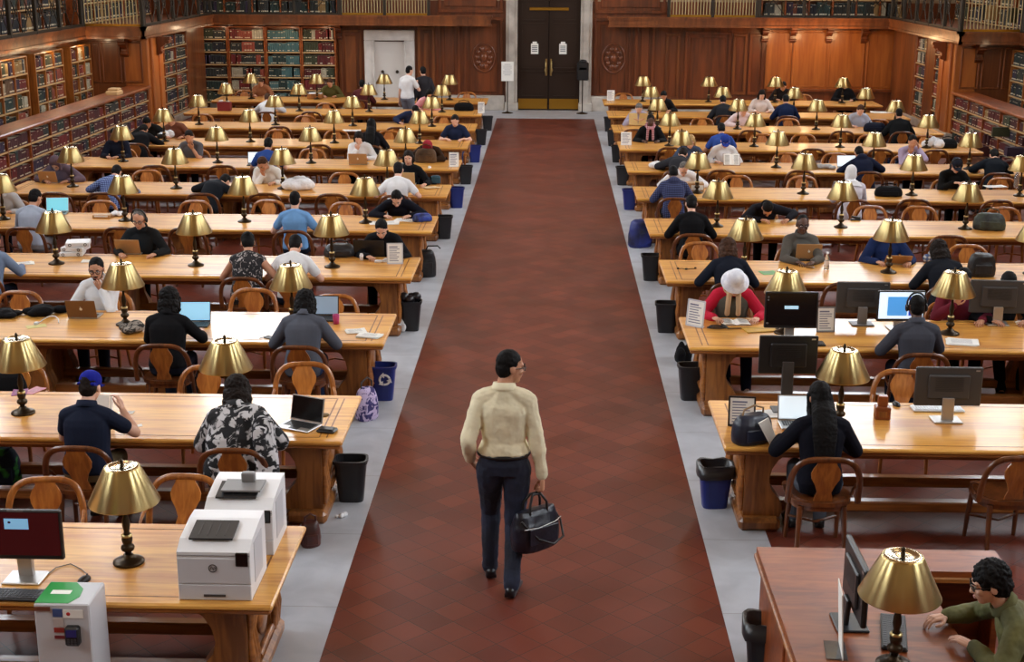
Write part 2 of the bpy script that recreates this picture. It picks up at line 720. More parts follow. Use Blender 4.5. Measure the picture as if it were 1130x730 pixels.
def railing(a, b, bars, label, group='gallery railings'):
    a, b = Vector((*a, ZG1+.02)), Vector((*b, ZG1+.02))
    d = b-a
    L = d.length
    e = empty('gallery_railing', a, math.atan2(d.y, d.x), label, 'railing', group)
    f = MB()
    f.box((L/2, 0, .04), (L, .06, .06)).box((L/2, 0, .98), (L, .07, .06))
    f.build('rail', M_iron if not bars else M_brassd, e)
    n = max(1, round(L/1.5))
    for i in range(n+1):
        MB().box((L*i/n, 0, .5), (.09, .09, 1.0), bev=.015).ell((L*i/n, 0, 1.06), (.06, .06, .06), n=8, m=6).build('post', M_iron, e)
    if bars:
        k = int(L/.085)
        m = MB()
        for i in range(k):
            m.tube([((i+.5)*L/k, 0, .05), ((i+.5)*L/k, 0, .97)], .017, 6)
        m.build('balusters', M_bars, e)['kind'] = 'stuff'
    else:
        m = MB()
        k = max(1, int(L/.75))
        for i in range(k):
            x0, x1 = (i+.06)*L/k, (i+.94)*L/k
            m.tube([(x0, 0, .08), (x1, 0, .94)], .012, 5).tube([(x1, 0, .08), (x0, 0, .94)], .012, 5)
            m.tube([((x0+x1)/2+.13*math.cos(t/12*2*PI), 0, .51+.13*math.sin(t/12*2*PI)) for t in range(13)], .012, 5, caps=False)
        m.build('ironwork', M_iron, e)['kind'] = 'stuff'
    return e


railing((-1.75-.05, YE-.75), (xat(474, YE-.75, 2.9), YE-.75), 0, 'dark gallery railing beside the bronze door, on the printer side') if 0 else None
railing((xat(226, YE-.75, 2.9), YE-.75), (xat(374, YE-.75, 2.9), YE-.75), 0, 'dark iron gallery railing above the end wall bookcase')
railing((xat(376, YE-.75, 2.9), YE-.75), (xat(473, YE-.75, 2.9), YE-.75), 1, 'pale barred gallery railing above the white marble doorway')
railing((xat(738, YE-.75, 2.9), YE-.75), (xat(835, YE-.75, 2.9), YE-.75), 1, 'pale barred gallery railing close to the bronze door, staff desk side')
railing((xat(838, YE-.75, 2.9), YE-.75), (xat(985, YE-.75, 2.9), YE-.75), 0, 'dark iron gallery railing above the plain orange wall panels')
for s, g, nm in ((-1, gp, 'printer'), (1, gp2, 'staff desk')):
    railing((g[3][0], YE-.9), (g[2][0], YP-.35), 0, 'dark iron gallery railing over the narrow end bay, %s side' % nm)
    a, b = sorted([g[1], g[2]], key=lambda q: q[0])
    railing(a, b, 1, 'pale barred balcony railing jutting over the wood panel, %s side' % nm)
    railing((g[1][0], YP-.6), (g[0][0], 8.), 0, 'long dark iron gallery railing over the wall shelves, %s side' % nm)

# carved brackets below the gallery
def bracket(x, y, rz, label):
    m = MB()
    pr = [(0, 0), (.34, 0), (.34, -.07), (.24, -.1), (.2, -.2), (.1, -.26), (.1, -.36), (.03, -.46), (0, -.46)]
    m.prism(pr, 'y', -.08, .08)
    m.tube([(.27, -.1, -.12), (.27, .1, -.12)], .05, 8)
    m.tube([(.09, -.095, -.38), (.09, .095, -.38)], .045, 8)
    o = m.build('gallery_bracket', M_paneld, None, (x, y, ZG0), rz)
    tag(o, label, 'bracket', 'carved gallery brackets')


for px, t in ((373, 'where the bookcase meets the wood panel'), (845, 'first of the orange panels'), (876, 'between two orange panels'), (916, 'by the last orange panel'), (955, 'nearest the corner past the orange panels')):
    bracket(xat(px, YE-.2, 2.4), YE-.02, -PI/2, 'carved wooden bracket under the end wall gallery, '+t)
for s, xn in ((-1, XPL), (1, XPR)):
    nm = 'printer' if s < 0 else 'staff desk'
    bracket(xn+s*.55, YP-.0, -PI/2, 'carved bracket over the wood panel at the end of the low bookcase, %s side' % nm)
    bracket(xn-s*.09, YP+.6, 0 if s < 0 else PI, 'carved bracket on the brightly lit corner pilaster, %s side' % nm)

# ---- end wall: door, panelling, bookcase
def panel(x0, x1, z0, z1, y, raised=.05, fw_=.09, m=None, inner=True, axis='y', dirn=-1):
    """moulded frame with a field panel; on an end wall (axis y) or on a side wall (axis x)"""
    global tn
    mbp = MB()

    def bx(u0, u1, w0, w1, t):
        c = ((u0+u1)/2, y+dirn*t/2, (w0+w1)/2)
        d = (u1-u0, t, w1-w0)
        if axis == 'x':
            c, d = (c[1], c[0], c[2]), (d[1], d[0], d[2])
        mbp.box(c, d, bev=.012)
    bx(x0, x1, z1-fw_, z1, raised)
    bx(x0, x1, z0, z0+fw_, raised)
    bx(x0, x0+fw_, z0+fw_, z1-fw_, raised)
    bx(x1-fw_, x1, z0+fw_, z1-fw_, raised)
    if inner and x1-x0 > .5:
        bx(x0+fw_+.09, x1-fw_-.09, z0+fw_+.09, z1-fw_-.09, raised*.6)
    tn += 1
    return struct('trim_%d' % tn, mbp, m or M_paneld)


X = lambda px: xat(px, YE, 1.5)
for x0, x1, z0, z1, m in ((X(461), X(480), .25, 2.45, M_panel), (X(484), X(508), .35, 2.78, M_paneld), (X(512), X(555), .35, 2.72, M_paneld), (X(655), X(697), .35, 2.72, M_paneld), (X(700), X(722), .35, 2.72, M_paneld), (X(484), X(555), 2.85, 3.5, M_paneld), (X(655), X(733), 2.85, 3.5, M_paneld), (X(734), X(750), .35, 2.3, M_panel), (X(755), X(806), .2, 2.35, M_paneld), (X(808), X(824), .5, 2.3, M_panel), (X(826), X(843), .5, 2.3, M_paneld), (X(374), X(400), .3, 2.35, M_panel)):
    panel(x0, x1, z0, z1, YE, m=m)
for a, b in ((846, 872), (875, 912), (914, 953), (956, 988)):
    tn += 1
    struct('trim_%d' % tn, MB().box(((X(a)+X(b))/2, YE-.012, 1.55), (X(b)-X(a)+.06, .03, 1.72), bev=.006), wood('panel_wood_warm_lit', srgb(176, 104, 46), srgb(140, 74, 30), (3.5, 3.5, .35), .35, .25, .03))  # warm glow below the gallery also put into the panel colour
    panel(X(a), X(b), .74, 2.36, YE-.025, raised=.02, fw_=.045, m=wood('panel_wood_warm_lit', srgb(168, 96, 42), srgb(130, 66, 26), (3.5, 3.5, .35), .35, .25, .03), inner=False)
# carved rosettes in the two large panels beside the door
for px in (534, 677):
    m = MB()
    c = Vector((X(px), YE-.05, 1.55))
    for i in range(10):
        a = i/10*2*PI
        m.ell((c.x+.2*math.cos(a), c.y, c.z+.26*math.sin(a)), (.075, .03, .075), n=8, m=6)
    m.ell((c.x, c.y, c.z), (.1, .05, .12), n=10, m=8)
    m.tube([(c.x+.34*math.cos(t/20*2*PI), c.y, c.z+.42*math.sin(t/20*2*PI)) for t in range(21)], .03, 6, caps=False)
    tn += 1
    struct('trim_%d' % tn, m, M_paneld)
m = MB()
m.box((X(395), YE-.06, .1), (9.0, .12, .2)).box((X(840), YE-.06, .1), (9.9, .12, .2))
struct('baseboard_end', m, M_marb)
m = MB()
m.box((X(520), YE-.12, .22), (X(556)-X(482), .24, .44), bev=.02).box((X(694), YE-.12, .22), (X(736)-X(653), .24, .44), bev=.02)
tn += 1
struct('trim_%d' % tn, m, M_marb)
# bench-like ledge under the orange panels
m = MB()
m.box(((X(846)+X(988))/2, YE-.16, .66), (X(988)-X(846), .32, .07), bev=.015)
m.box(((X(846)+X(988))/2, YE-.12, .31), (X(988)-X(846), .24, .62))
tn += 1
struct('trim_%d' % tn, m, M_paneld)

# bronze double door in a marble surround
XD0, XD1 = xat(571, YE, 1.5), xat(640, YE, 1.5)
xm = (XD0+XD1)/2
d = empty('door_1', (xm, YE, 0))
tag(d, kind='structure')
W = XD1-XD0
m = MB()
for s in (-1, 1):
    cx = s*(W/2+.17)
    m.box((cx, -.11, 1.8), (.34, .26, 3.6), bev=.02)
    m.box((cx, -.26, 1.8), (.2, .05, 3.5), bev=.02)
    m.box((cx, -.15, .12), (.4, .36, .24), bev=.02)
m.box((0, -.13, 3.5), (W+.72, .3, .3))
m.build('door_surround', M_marb, d)
M_door = mat('door_dark_bronze', srgb(44, 28, 18), .4, .35)
for s in (-1, 1):
    lf = MB()
    lf.box((s*W/4, -.04, 1.68), (W/2-.012, .08, 3.34), bev=.01)
    for z0, z1 in ((.42, 1.15), (1.25, 2.55), (2.65, 3.2)):
        cx, hw_, hh = s*W/4, W/4-.12, (z1-z0)/2
        for q in ((cx, (z0+z1)/2+hh, hw_*2, .05), (cx, (z0+z1)/2-hh, hw_*2, .05)):
            lf.box((q[0], -.09, q[1]), (q[2], .03, q[3]))
        for sx in (-1, 1):
            lf.box((cx+sx*hw_, -.09, (z0+z1)/2), (.05, .03, hh*2))
    leaf = lf.build('door_leaf', M_door, d)
    MB().box((s*W/4, -.085, .2), (W/2-.06, .012, .3)).build('kick_plate', M_brassd, leaf)
    MB().box((s*.085, -.09, 1.28), (.09, .02, .5), bev=.008).tube([(s*.085, -.11, 1.12), (s*.085, -.16, 1.18), (s*.085, -.16, 1.4), (s*.085, -.11, 1.46)], .02, 6).build('door_handle', M_brass, leaf)
MB().box((0, -.12, 2.98), (W*.62, .05, .09), bev=.01).build('brass_bar', M_brassd, d)
for s in (-1, 1):
    m = MB()
    m.box((s*.42, 0, 0), (.22, .006, .3)).box((s*.42, -.004, .16), (.13, .006, .1))
    for i in range(4):
        m.box((s*.42, -.005, .08-.05*i), (.16, .004, .02), 1)
    o = m.build('door_notice', [M_paper, M_ink], None, (xm, YE-.088, 1.82))
    tag(o, 'white paper notice on the %s leaf of the dark double door' % ('printer side' if s < 0 else 'staff desk side'), 'notice', 'paper notices on the bronze door')

# pale marble doorway behind the end tables
x0, x1 = X(403), X(458)
d = empty('door_2', ((x0+x1)/2, YE, 0))
tag(d, kind='structure')
w = x1-x0
m = MB()
for s in (-1, 1):
    m.box((s*(w/2-.15), -.1, 1.02), (.3, .2, 2.04), bev=.015)
    m.box((s*(w/2-.27), -.13, 1.0), (.05, .22, 2.0), bev=.01)
m.box((0, -.1, 2.19), (w, .2, .3), bev=.015)
m.build('door_surround', mottled('grey_marble', srgb(226, 220, 214), srgb(198, 192, 186), 2.5, .35), d)
m = MB()
m.box((0, -.04, 1.0), (w-.5, .08, 2.0))
lf = m.build('door_leaf', mat('grey_door', srgb(214, 208, 202), .5), d)
for s in (-1, 1):
    MB().ell((s*.22, -.12, 1.12), (.05, .05, .05), n=10, m=8).tube([(s*.22, -.07, 1.12), (s*.22, -.12, 1.12)], .02, 6).build('door_knob', M_bronze, lf)

# sign stand and black box stand beside the door
def stand(px, top, w, h, mt, label, cat, name, lines=True):
    p = Vector((xat(px, YE-.9, 1.), YE-.9, 0))
    e = empty(name, p, 0, label, cat)
    MB().lathe([(0, 0), (.17, 0), (.17, .02), (.03, .05), (.02, .06), (0, .06)], 20).build('base', M_bronze, e)
    MB().tube([(0, 0, .05), (0, 0, top-h*.6)], .016, 8).build('pole', M_bronze, e)
    b = MB().box((0, -.03, top-h/2), (w, .03, h), bev=.008)
    if not lines:
        b = MB().box((0, -.02, top-h/2), (w, .22, h), bev=.03).box((0, -.12, top-h*.35), (w*.6, .02, .06)).ell((0, -.02, top+.02), (w*.35, .08, .06), n=10, m=6)
    p_ = b.build('board' if lines else 'box', mt, e)
    if lines:
        t = MB()
        for i in range(7):
            t.box((0, -.048, top-.08-.05*i), (w*(.7 if i % 3 else .5), .004, .015))
        t.build('lettering', mat('faint_ink', srgb(180, 178, 180), .8), p_)
    return e


stand(560, 1.50, .36, .56, M_paper, 'white notice board on a thin pole beside the bronze door', 'sign', 'sign_stand')
stand(643, 1.50, .34, .52, M_black, 'black box on a post standing beside the bronze door', 'post', 'box_post', False)

# ---------------------------------------------------------------- bookcases
BOOKS = []                       # (matrix, size, cover material index, place)
def pal(*cols):
    return cols


COVERS = [srgb(*c) for c in ((88, 26, 26), (112, 30, 28), (70, 24, 30), (44, 46, 44), (30, 34, 44), (34, 54, 50), (120, 62, 36), (158, 124, 74), (58, 62, 40), (176, 168, 146), (52, 36, 60), (96, 70, 46), (150, 70, 52), (74, 110, 112))]
CNAMES = ['dark red', 'red', 'maroon', 'dark grey', 'navy', 'dark green', 'brown', 'tan', 'olive', 'cream', 'purple', 'dull brown', 'rust', 'teal']
M_cov = [mottled('book_cover_'+CNAMES[i].replace(' ', '_'), c, tuple(x*.75 for x in c[:3])+(1,), 9, .55) for i, c in enumerate(COVERS)]
M_pages = mat('book_pages', srgb(206, 196, 172), .9)
M_gilt = mat('spine_label', srgb(214, 204, 176), .6)


def fill(org, along, into, length, z0, h, depth, place, reds=None, fillr=1., tmin=.035, tmax=.07, jit=None):
    """a row of books: org at the shelf's front start, along = direction of the row, into = direction to the back"""
    al, it = Vector(along), Vector(into)
    r = random.Random(hash((round(org[0], 2), round(org[1], 2), round(z0, 2))) & 0xffff)
    x = .01
    run = None
    left = 0
    while x < length-.03:
        if left <= 0:
            run = r.choice(reds)
            left = r.randint(2, 7)
            th0 = r.uniform(tmin, tmax)
            hh0 = r.uniform(.72, .95)
            band = r.random() < .6
        left -= 1
        th = min(th0*r.uniform(.95, 1.05), length-x-.005)
        if r.random() < fillr:
            hh = h*hh0*r.uniform(.98, 1.01)
            dp = depth*.8
            p = Vector(org)+al*x+it*.03
            # book space: +x thickness along the row, +y into the shelf, +z up
            M = Matrix(((al.x, it.x, 0, p.x), (al.y, it.y, 0, p.y), (0, 0, 1, z0), (0, 0, 0, 1)))
            BOOKS.append((M, (th-.003, dp, hh), run, place))
        x += th


def bookcase(name, label, org, along, into, length, z0, z1, shelves, depth, bays, reds, place, mt=None, group=None, fillr=.97, top=None, tmin=.035, tmax=.07, back=True):
    al, it = Vector(along), Vector(into)
    ang = math.atan2(al.y, al.x)
    e = empty(name, Vector(org), ang, label, 'bookcase', group)
    # local: x along, y = +into (needs into == rot90(along) or its negative)
    sg = 1 if (Vector((-al.y, al.x, 0)).dot(it) > 0) else -1
    m = MB()
    mt = mt or M_shelf
    H = z1-z0
    if back:
        MB().box((length/2, sg*(depth-.01), z0+H/2), (length, .02, H)).build('back_panel', M_paneld, e)
    um = MB().box((0, sg*depth/2, z0+H/2), (.045, depth, H), bev=.004).mesh('upright', mt)
    for i in range(bays+1):
        link('upright', um, e, (length*i/bays, 0, 0))
    hs = H/shelves
    for j in range(shelves+1):
        t = MB().box((length/2, sg*depth/2, z0+hs*j), (length, depth-.012, .03), bev=.004)
        if j < shelves:
            t.box((length/2, sg*.006, z0+hs*j), (length, .012, .034), 1)
        t.build('shelf', [mt, mat('pale_shelf_edge', srgb(196, 160, 112), .5)], e)
    if top:
        MB().box((length/2, sg*(depth/2-.03), z1+.035), (length+.06, depth+.1, .07), bev=.02).build('top_board', mt, e)
        MB().box((length/2, sg*.03, z0-.05), (length, .06, .1)).build('plinth', M_paneld, e)
    for i in range(bays):
        for j in range(shelves):
            fill(Vector(org)+al*(length*i/bays+.03), al, it, length/bays-.06, z0+hs*j+.016, hs-.05, depth-.03, place, reds, fillr, tmin, tmax)
    return e


REDS = [0, 0, 1, 2, 2, 3, 0, 2, 0, 2, 10, 5]
MIX = [0, 1, 3, 4, 5, 6, 7, 9, 9, 10, 11, 12, 12, 8]
DARK = [3, 4, 4, 3, 5, 10, 3, 8]
# low bookcases along both sides
bookcase('low_bookcase', 'long low wooden bookcase of dark red volumes behind the printer side tables', (-9.98, 16.0, 0), (0, 1, 0), (-1, 0, 0), YP-16.0-.05, .1, 1.27, 4, .5, 16, REDS, 'low bookcase behind the printer side tables', top=True, tmin=.05, tmax=.09)
bookcase('low_bookcase', 'long low wooden bookcase of mixed volumes behind the staff desk side tables', (9.93, 20.0, 0), (0, 1, 0), (1, 0, 0), YP-20.0-.05, .1, 1.27, 4, .5, 12, MIX+REDS, 'low bookcase behind the staff desk side tables', top=True, tmin=.05, tmax=.09)
# wall shelves in the deep bays
for y0, y1, t in ((30.7, 32.5, 'beside the dark post'), (33.05, 34.5, 'next to the wood panel'), (28.0, 30.2, 'farthest from the wood panel')):
    bookcase('wall_bookcase', 'honey oak wall shelves of bright books above the low bookcase, '+t, (XLA+.36, y0, 0), (0, 1, 0), (-1, 0, 0), y1-y0, .9, 2.36, 4, .34, 3, MIX, 'wall shelves above the low bookcase, printer side', M_chair, group='wall shelves in the deep bay')
bookcase('wall_bookcase', 'wall shelves of books above the staff desk side low bookcase', (XRA-.36, 30.5, 0), (0, 1, 0), (1, 0, 0), 4.0, .9, 2.36, 4, .34, 4, DARK, 'wall shelves above the low bookcase, staff desk side', M_chair, group='wall shelves in the deep bay')
# narrow end bay shelves
bookcase('wall_bookcase', 'tall bookcase between the lit pilaster and the corner, printer side', (XL+.31, 36.0, 0), (0, 1, 0), (-1, 0, 0), 3.5, .25, 2.42, 6, .3, 3, MIX+DARK, 'tall end bay bookcase, printer side', back=False)
for y0, y1, t in ((36.3, 37.3, 'beside the lit pilaster'), (38.2, 39.2, 'near the corner')):
    bookcase('wall_bookcase', 'narrow tall bookcase in the staff desk side end bay, '+t, (XR-.31, y0, 0), (0, 1, 0), (1, 0, 0), y1-y0, .25, 2.42, 6, .3, 1, DARK+MIX, 'narrow end bay bookcases, staff desk side', back=False)
# end wall bookcase, four bays
for (a, b), reds, t in (((219, 254), DARK, 'of black volumes in the corner'), ((256, 295), [1, 12, 9, 3], 'of red and white volumes'), ((297, 334), [13, 13, 5, 13], 'of teal box files'), ((336, 372), [0, 12, 1, 8, 9], 'of rust red volumes')):
    xa, xb = X(a), X(b)
    bookcase('end_bookcase', 'tall bookcase %s against the end wall' % t, (xa, YE-.36, 0), (1, 0, 0), (0, 1, 0), xb-xa, .2, 2.42, 6, .34, 1, reds, 'end wall bookcase', group='bookcases in the end wall', tmin=.04, tmax=.08)
# gallery shelves behind the railings
bookcase('gallery_bookcase', 'bookcase up on the gallery behind the dark railing, printer side of the end wall', (X(222), YE-.32, 0), (1, 0, 0), (0, 1, 0), X(375)-X(222), 2.8, 3.76, 2, .3, 5, DARK+[0, 6, 7], 'gallery shelves')
bookcase('gallery_bookcase', 'bookcase up on the gallery behind the dark railing, staff desk side of the end wall', (X(836), YE-.32, 0), (1, 0, 0), (0, 1, 0), X(990)-X(836), 2.8, 3.76, 2, .3, 6, DARK+[7, 9, 6, 7], 'gallery shelves')
for s, nm in ((-1, 'printer'), (1, 'staff desk')):
    bookcase('gallery_bookcase', 'long gallery bookcase along the side wall, %s side' % nm, (s*11.75, 14., 0), (0, 1, 0), (s, 0, 0), 20., 2.8, 3.76, 2, .3, 14, DARK+[7, 11, 8, 6], 'gallery shelves')
    bookcase('gallery_bookcase', 'short gallery bookcase over the end bay, %s side' % nm, (s*11.75, 35., 0), (0, 1, 0), (s, 0, 0), 6.5, 2.8, 3.76, 2, .3, 5, DARK+[7, 11, 8], 'gallery shelves')
# side-wall panelling of the return faces and pilasters
for s, xn, xa in ((-1, XL, XLA), (1, XR, XRA)):
    xp = XPL if s < 0 else XPR
    lo, hi = sorted((xp+s*.12, xa-s*.03))
    w_ = (hi-lo)/3
    for i in range(3):
        panel(lo+w_*i+.02, lo+w_*(i+1)-.02, 1.4, 2.42, YP, raised=.03, fw_=.05, m=M_panel)
    # pilaster on the lit corner
    mp_ = MB()
    mp_.box(((xp+xn)/2, YP+.62, 1.25), (abs(xn-xp), 1.26, 2.5), bev=.02).box((xp-s*.02, YP+.42, 1.25), (.1, .5, 2.5), bev=.02).box((xp-s*.02, YP+1.0, 1.25), (.1, .3, 2.5), bev=.02)
    mp_.box((xp+s*.2, YP+.62, .16), (.6, 1.4, .32), bev=.02, mi=1)
    tn += 1
    struct('trim_%d' % tn, mp_, [MATS['panel_wood_warm_lit'], M_marb])  # pilaster shares the wood colour with the warm glow painted in
    mq = MB()
    mq.box((xn-s*.14, 40.55 if s < 0 else 40.6, 1.25), (.34, 2.0 if s < 0 else 2.6, 2.5), bev=.02)
    mq.box((xn-s*.16, 38.9, .11), (.36, 5.0, .22), bev=.02, mi=1)
    if s > 0:
        mq.box((xn-s*.14, 37.75, 1.25), (.32, .86, 2.5), bev=.02)
    tn += 1
    struct('trim_%d' % tn, mq, [M_panel, M_marb])


# ---- books: the ones that show largest become objects, the rest one mesh
def book_mb(mb_, M, size, mc, mp, mg, band):
    t, d, h = size
    n = 4
    rows = []
    prof = [(0, .0+.012)]+[(t/2-t/2*math.cos(PI*i/n), .012-.012*math.sin(PI*i/n)) for i in range(1, n)]+[(t, .012)]
    vs = []
    for z in (0, h):
        vs += [(x, y, z) for x, y in prof]+[(t, d, z), (0, d, z)]
    k = n+3
    fs = [tuple(reversed(range(k))), tuple(range(k, 2*k))]
    for i in range(k):
        j = (i+1) % k
        fs.append((i, j, k+j, k+i))
    mb_.add(vs, fs, mc, False, M)
    mb_.box((t/2, d/2+.012, h-.002), (t*.8, d*.94, .008), mp, M)
    if band:
        mb_.box((t/2, .002, h*.16), (t*.82, .008, h*.1), mg, M)
        if band > 1:
            mb_.box((t/2, .002, h*.78), (t*.82, .008, h*.06), mg, M)


def inframe(p):
    x, y = pj(*p)
    return -6 < x < 1136 and -6 < y < 736


def nearframe(p):
    x, y = pj(*p)
    return p[1] > 2 and -420 < x < 1550 and -200 < y < 930


beside = [b for b in BOOKS if nearframe(b[0].translation) and not inframe(b[0].translation+Vector((0, 0, b[1][2]/2)))]
seen = [b for b in BOOKS if inframe(b[0].translation+Vector((0, 0, b[1][2]/2)))]
seen.sort(key=lambda b: (b[0].translation-cam.location).length/(b[1][0]*b[1][2])**.5)
cache = {}
for i, (M, sz, ci, place) in enumerate(seen[:288]):
    key = (round(sz[0], 2), round(sz[2], 2), ci, i % 3)
    if key not in cache:
        q = MB()
        book_mb(q, None, (key[0], sz[1], key[1]), 0, 1, 2, i % 3)
        cache[key] = q.mesh('book', [M_cov[ci], M_pages, M_gilt])
    o = link('book', cache[key])
    o.matrix_world = M
    o.scale = (sz[0]/key[0], 1, sz[2]/key[1])
    if M.determinant() < 0:
        pass
    tag(o, '%s bound volume standing upright in the %s' % (CNAMES[ci], place), 'book', '%s volumes in the %s' % (CNAMES[ci], place))
q = MB()
for i, (M, sz, ci, place) in enumerate(seen[288:]+beside):
    book_mb(q, M, sz, ci, len(M_cov), len(M_cov)+1, i % 3)
o = q.build('books_on_far_shelves', M_cov+[M_pages, M_gilt])
tag(o, 'rows of smaller bound volumes filling the other wall and gallery shelves', 'books', kind='stuff')
# cream parcel lying on the low bookcase
p = uz(112, 104, 1.34)
m = MB().box((0, 0, .07), (.3, .42, .12), bev=.03).box((0, .03, .155), (.24, .3, .05), bev=.02)
tag(m.build('paper_bundle', mat('cream_card', srgb(214, 178, 128), .7), None, (-10.15, p.y, 1.305)), 'cream paper bundle lying on the low bookcase top', 'bundle')
# ================================================================ tables, chairs, lamps, bins
def s_profile(flip=1):
    """carved scroll bracket outline, x from the outer face inwards, z up"""
    pts = [(0, .10), (0, .70), (.34, .70), (.33, .64), (.27, .60), (.22, .52), (.2, .42), (.22, .34), (.27, .28), (.31, .22), (.32, .16), (.30, .10)]
    return [(flip*x, z) for x, z in pts]


def make_table(length=TL):
    e = empty('reading_table')
    t = MB()
    L = length
    t.box((L/2, TD/2, ZT-.02), (L, TD, .04), bev=.012)
    top = t.build('tabletop', M_table, e)
    b = MB()
    b.box((L/2, TD/2, ZT-.055), (L-.03, TD-.03, .035), bev=.01)
    b.build('edge_moulding', M_tedge, e)
    a = MB()
    a.box((L/2, .2, ZT-.11), (L-.7, .03, .08)).box((L/2, TD-.2, ZT-.11), (L-.7, .03, .08))
    a.build('apron', M_tedge, e)
    il = MB()
    for x in (.14, .2, L-.2, L-.14):
        il.box((x, TD/2, ZT-.001), (.012, TD-.2, .006))
    for y in (.1, TD-.1):
        il.box((L/2, y, ZT-.001), (L-.4, .008, .006))
    il.build('inlay_line', M_carve, top)
    for x0, dr in ((.2, 1), (L-.2, -1)):
        m = MB()
        m.prism([(x0+px_*dr, z) for px_, z in s_profile()], 'y', .16, .36)
        m.prism([(x0+px_*dr, z) for px_, z in s_profile()], 'y', TD-.36, TD-.16)
        m.prism([(x0+dr*(.03+px_*.6), z) for px_, z in s_profile()], 'y', .36, TD-.36)
        g = m.build('trestle', M_carve, e)
        c = MB()
        for y in (.2, .26, .32, TD-.2, TD-.26, TD-.32):
            c.tube([(x0-dr*.012, y, .14), (x0-dr*.02, y, .3), (x0-dr*.008, y+.01, .45), (x0-dr*.02, y, .6), (x0-dr*.012, y, .68)], [.02, .028, .016, .028, .02], 6)
        for z in (.2, .64):
            c.tube([(x0-dr*.015, TD/2-.2, z), (x0-dr*.02, TD/2, z+.02), (x0-dr*.015, TD/2+.2, z)], .025, 6)
        c.ell((x0-dr*.0, TD/2, .42), (.03, .14, .16), n=12, m=8)
        c.build('carving', M_tedge, g)
        f = MB().box((x0+dr*.13, TD/2, .055), (.34, TD-.14, .11), bev=.03)
        f.build('foot', M_carve, e)
    m = MB()
    for dr in (1, -1):
        m.prism([(L/2+px_*dr*.5, z) for px_, z in s_profile()], 'y', .2, .36)
        m.prism([(L/2+px_*dr*.5, z) for px_, z in s_profile()], 'y', TD-.36, TD-.2)
    m.box((L/2, TD/2, .4), (.1, TD-.7, .6))
    m.build('trestle', M_carve, e)
    MB().box((L/2, TD/2, .055), (.36, TD-.14, .11), bev=.03).build('foot', M_carve, e)
    for y in (.33, TD-.33):
        MB().box((L/2, y, .15), (L-.6, .1, .09), bev=.012).build('stretcher', M_tedge, e)
    return e


def lamp_meshes():
    d = {}
    d['base'] = MB().lathe([(0, 0), (.098, 0), (.1, .008), (.097, .016), (.075, .026), (.05, .036), (.034, .05), (.03, .06), (0, .06)], 28).mesh('lamp_base', M_bronze)
    d['stem'] = MB().lathe([(.022, .055), (.02, .075), (.04, .09), (.045, .105), (.04, .12), (.026, .13), (.034, .15), (.036, .17), (.022, .19), (.018, .22), (.026, .26), (.022, .30), (.013, .33), (.011, .40), (.011, .62), (0, .62)], 16).mesh('lamp_stem', M_bronze)
    d['collar'] = MB().lathe([(.028, .178), (.036, .186), (.036, .192), (.028, .2)], 16).mesh('lamp_collar', M_brass)
    d['shade'] = MB().lathe([(.214, .425), (.222, .42), (.226, .428), (.117, .652), (.111, .662), (.103, .664), (.105, .656), (.214, .432), (.214, .425)], 48).mesh('lamp_shade', M_brass)
    d['shade_cap'] = MB().lathe([(.109, .658), (.105, .664), (.085, .668), (.08, .662), (.03, .664), (0, .666)], 32).mesh('lamp_cap', mat('polished_cap', srgb(214, 206, 184), .2, 1.))
    d['finial'] = MB().lathe([(.008, .66), (.014, .672), (.009, .685), (.013, .695), (.006, .712), (0, .715)], 12).mesh('lamp_finial', M_bronze)
    for ang in (0,):
        pass
    q = MB()
    for a in (0, 2*PI/3, 4*PI/3):
        q.tube([(0, 0, .60), (.098*math.cos(a), .098*math.sin(a), .655)], .004, 5)
    q.tube([(0, 0, .45), (0, 0, .56)], .02, 8)
    d['shade_holder'] = q.mesh('lamp_holder', M_brassd)
    return d


LAMP = lamp_meshes()


def make_lamp(loc, rz, label):
    e = empty('desk_lamp', loc, rz, label, 'lamp', 'brass desk lamps on the reading tables')
    for k, me in LAMP.items():
        link(k, me, e)
    return e


def chair_meshes():
    """origin on the floor under the seat centre, sitter faces +y; the back is at -y"""
    d = {}
    sp = []
    for i in range(28):
        a = i/28*2*PI
        x, y = .25*math.copysign(abs(math.cos(a))**.75, math.cos(a)), .22*math.copysign(abs(math.sin(a))**.75, math.sin(a))
        sp.append((x*(1+.06*y/.22), y))
    s = MB().prism(sp, 'z', .43, .462, smooth=True)
    s.prism([(x*.9, y*.9) for x, y in sp], 'z', .385, .43, smooth=True)
    s.prism([(x*.86, y*.86) for x, y in sp], 'z', .46, .468, smooth=True)
    d['seat'] = s
    pts = []
    for t in range(21):
        u = t/20
        a = PI*(1-u)
        # rounded arch from one rear corner of the seat to the other
        x = .272*math.copysign(min(1, abs(math.cos(a))**.55), math.cos(a))
        z = .455+.385*(math.sin(a)**.55 if math.sin(a) > 0 else 0)
        y = -.17-.09*(z-.47)/.375
        pts.append((x, y, z))
    d['back_frame'] = MB().tube(pts, .026, 8, flat=.72, upv=(0, 1, 0))
    spl = [(-.075, .44), (.075, .44), (.07, .5), (.055, .55), (.075, .61), (.108, .67), (.115, .72), (.10, .76), (.075, .80), (.07, .835), (-.07, .835), (-.075, .80), (-.10, .76), (-.115, .72), (-.108, .67), (-.075, .61), (-.055, .55), (-.07, .5)]
    v = MB().prism(spl, 'y', -.008, .008)
    v.v = [(x, y-.165-.09*(z-.44)/.395-.012*math.sin((z-.44)/.4*PI), z) for x, y, z in v.v]
    d['splat'] = v
    arm = []
    for s_ in (-1, 1):
        arm.append([(s_*.272, -.205, .62), (s_*.288, -.12, .6), (s_*.288, -.04, .56), (s_*.27, .0, .5), (s_*.25, -.03, .455)])
    d['bracket'] = arm
    return d


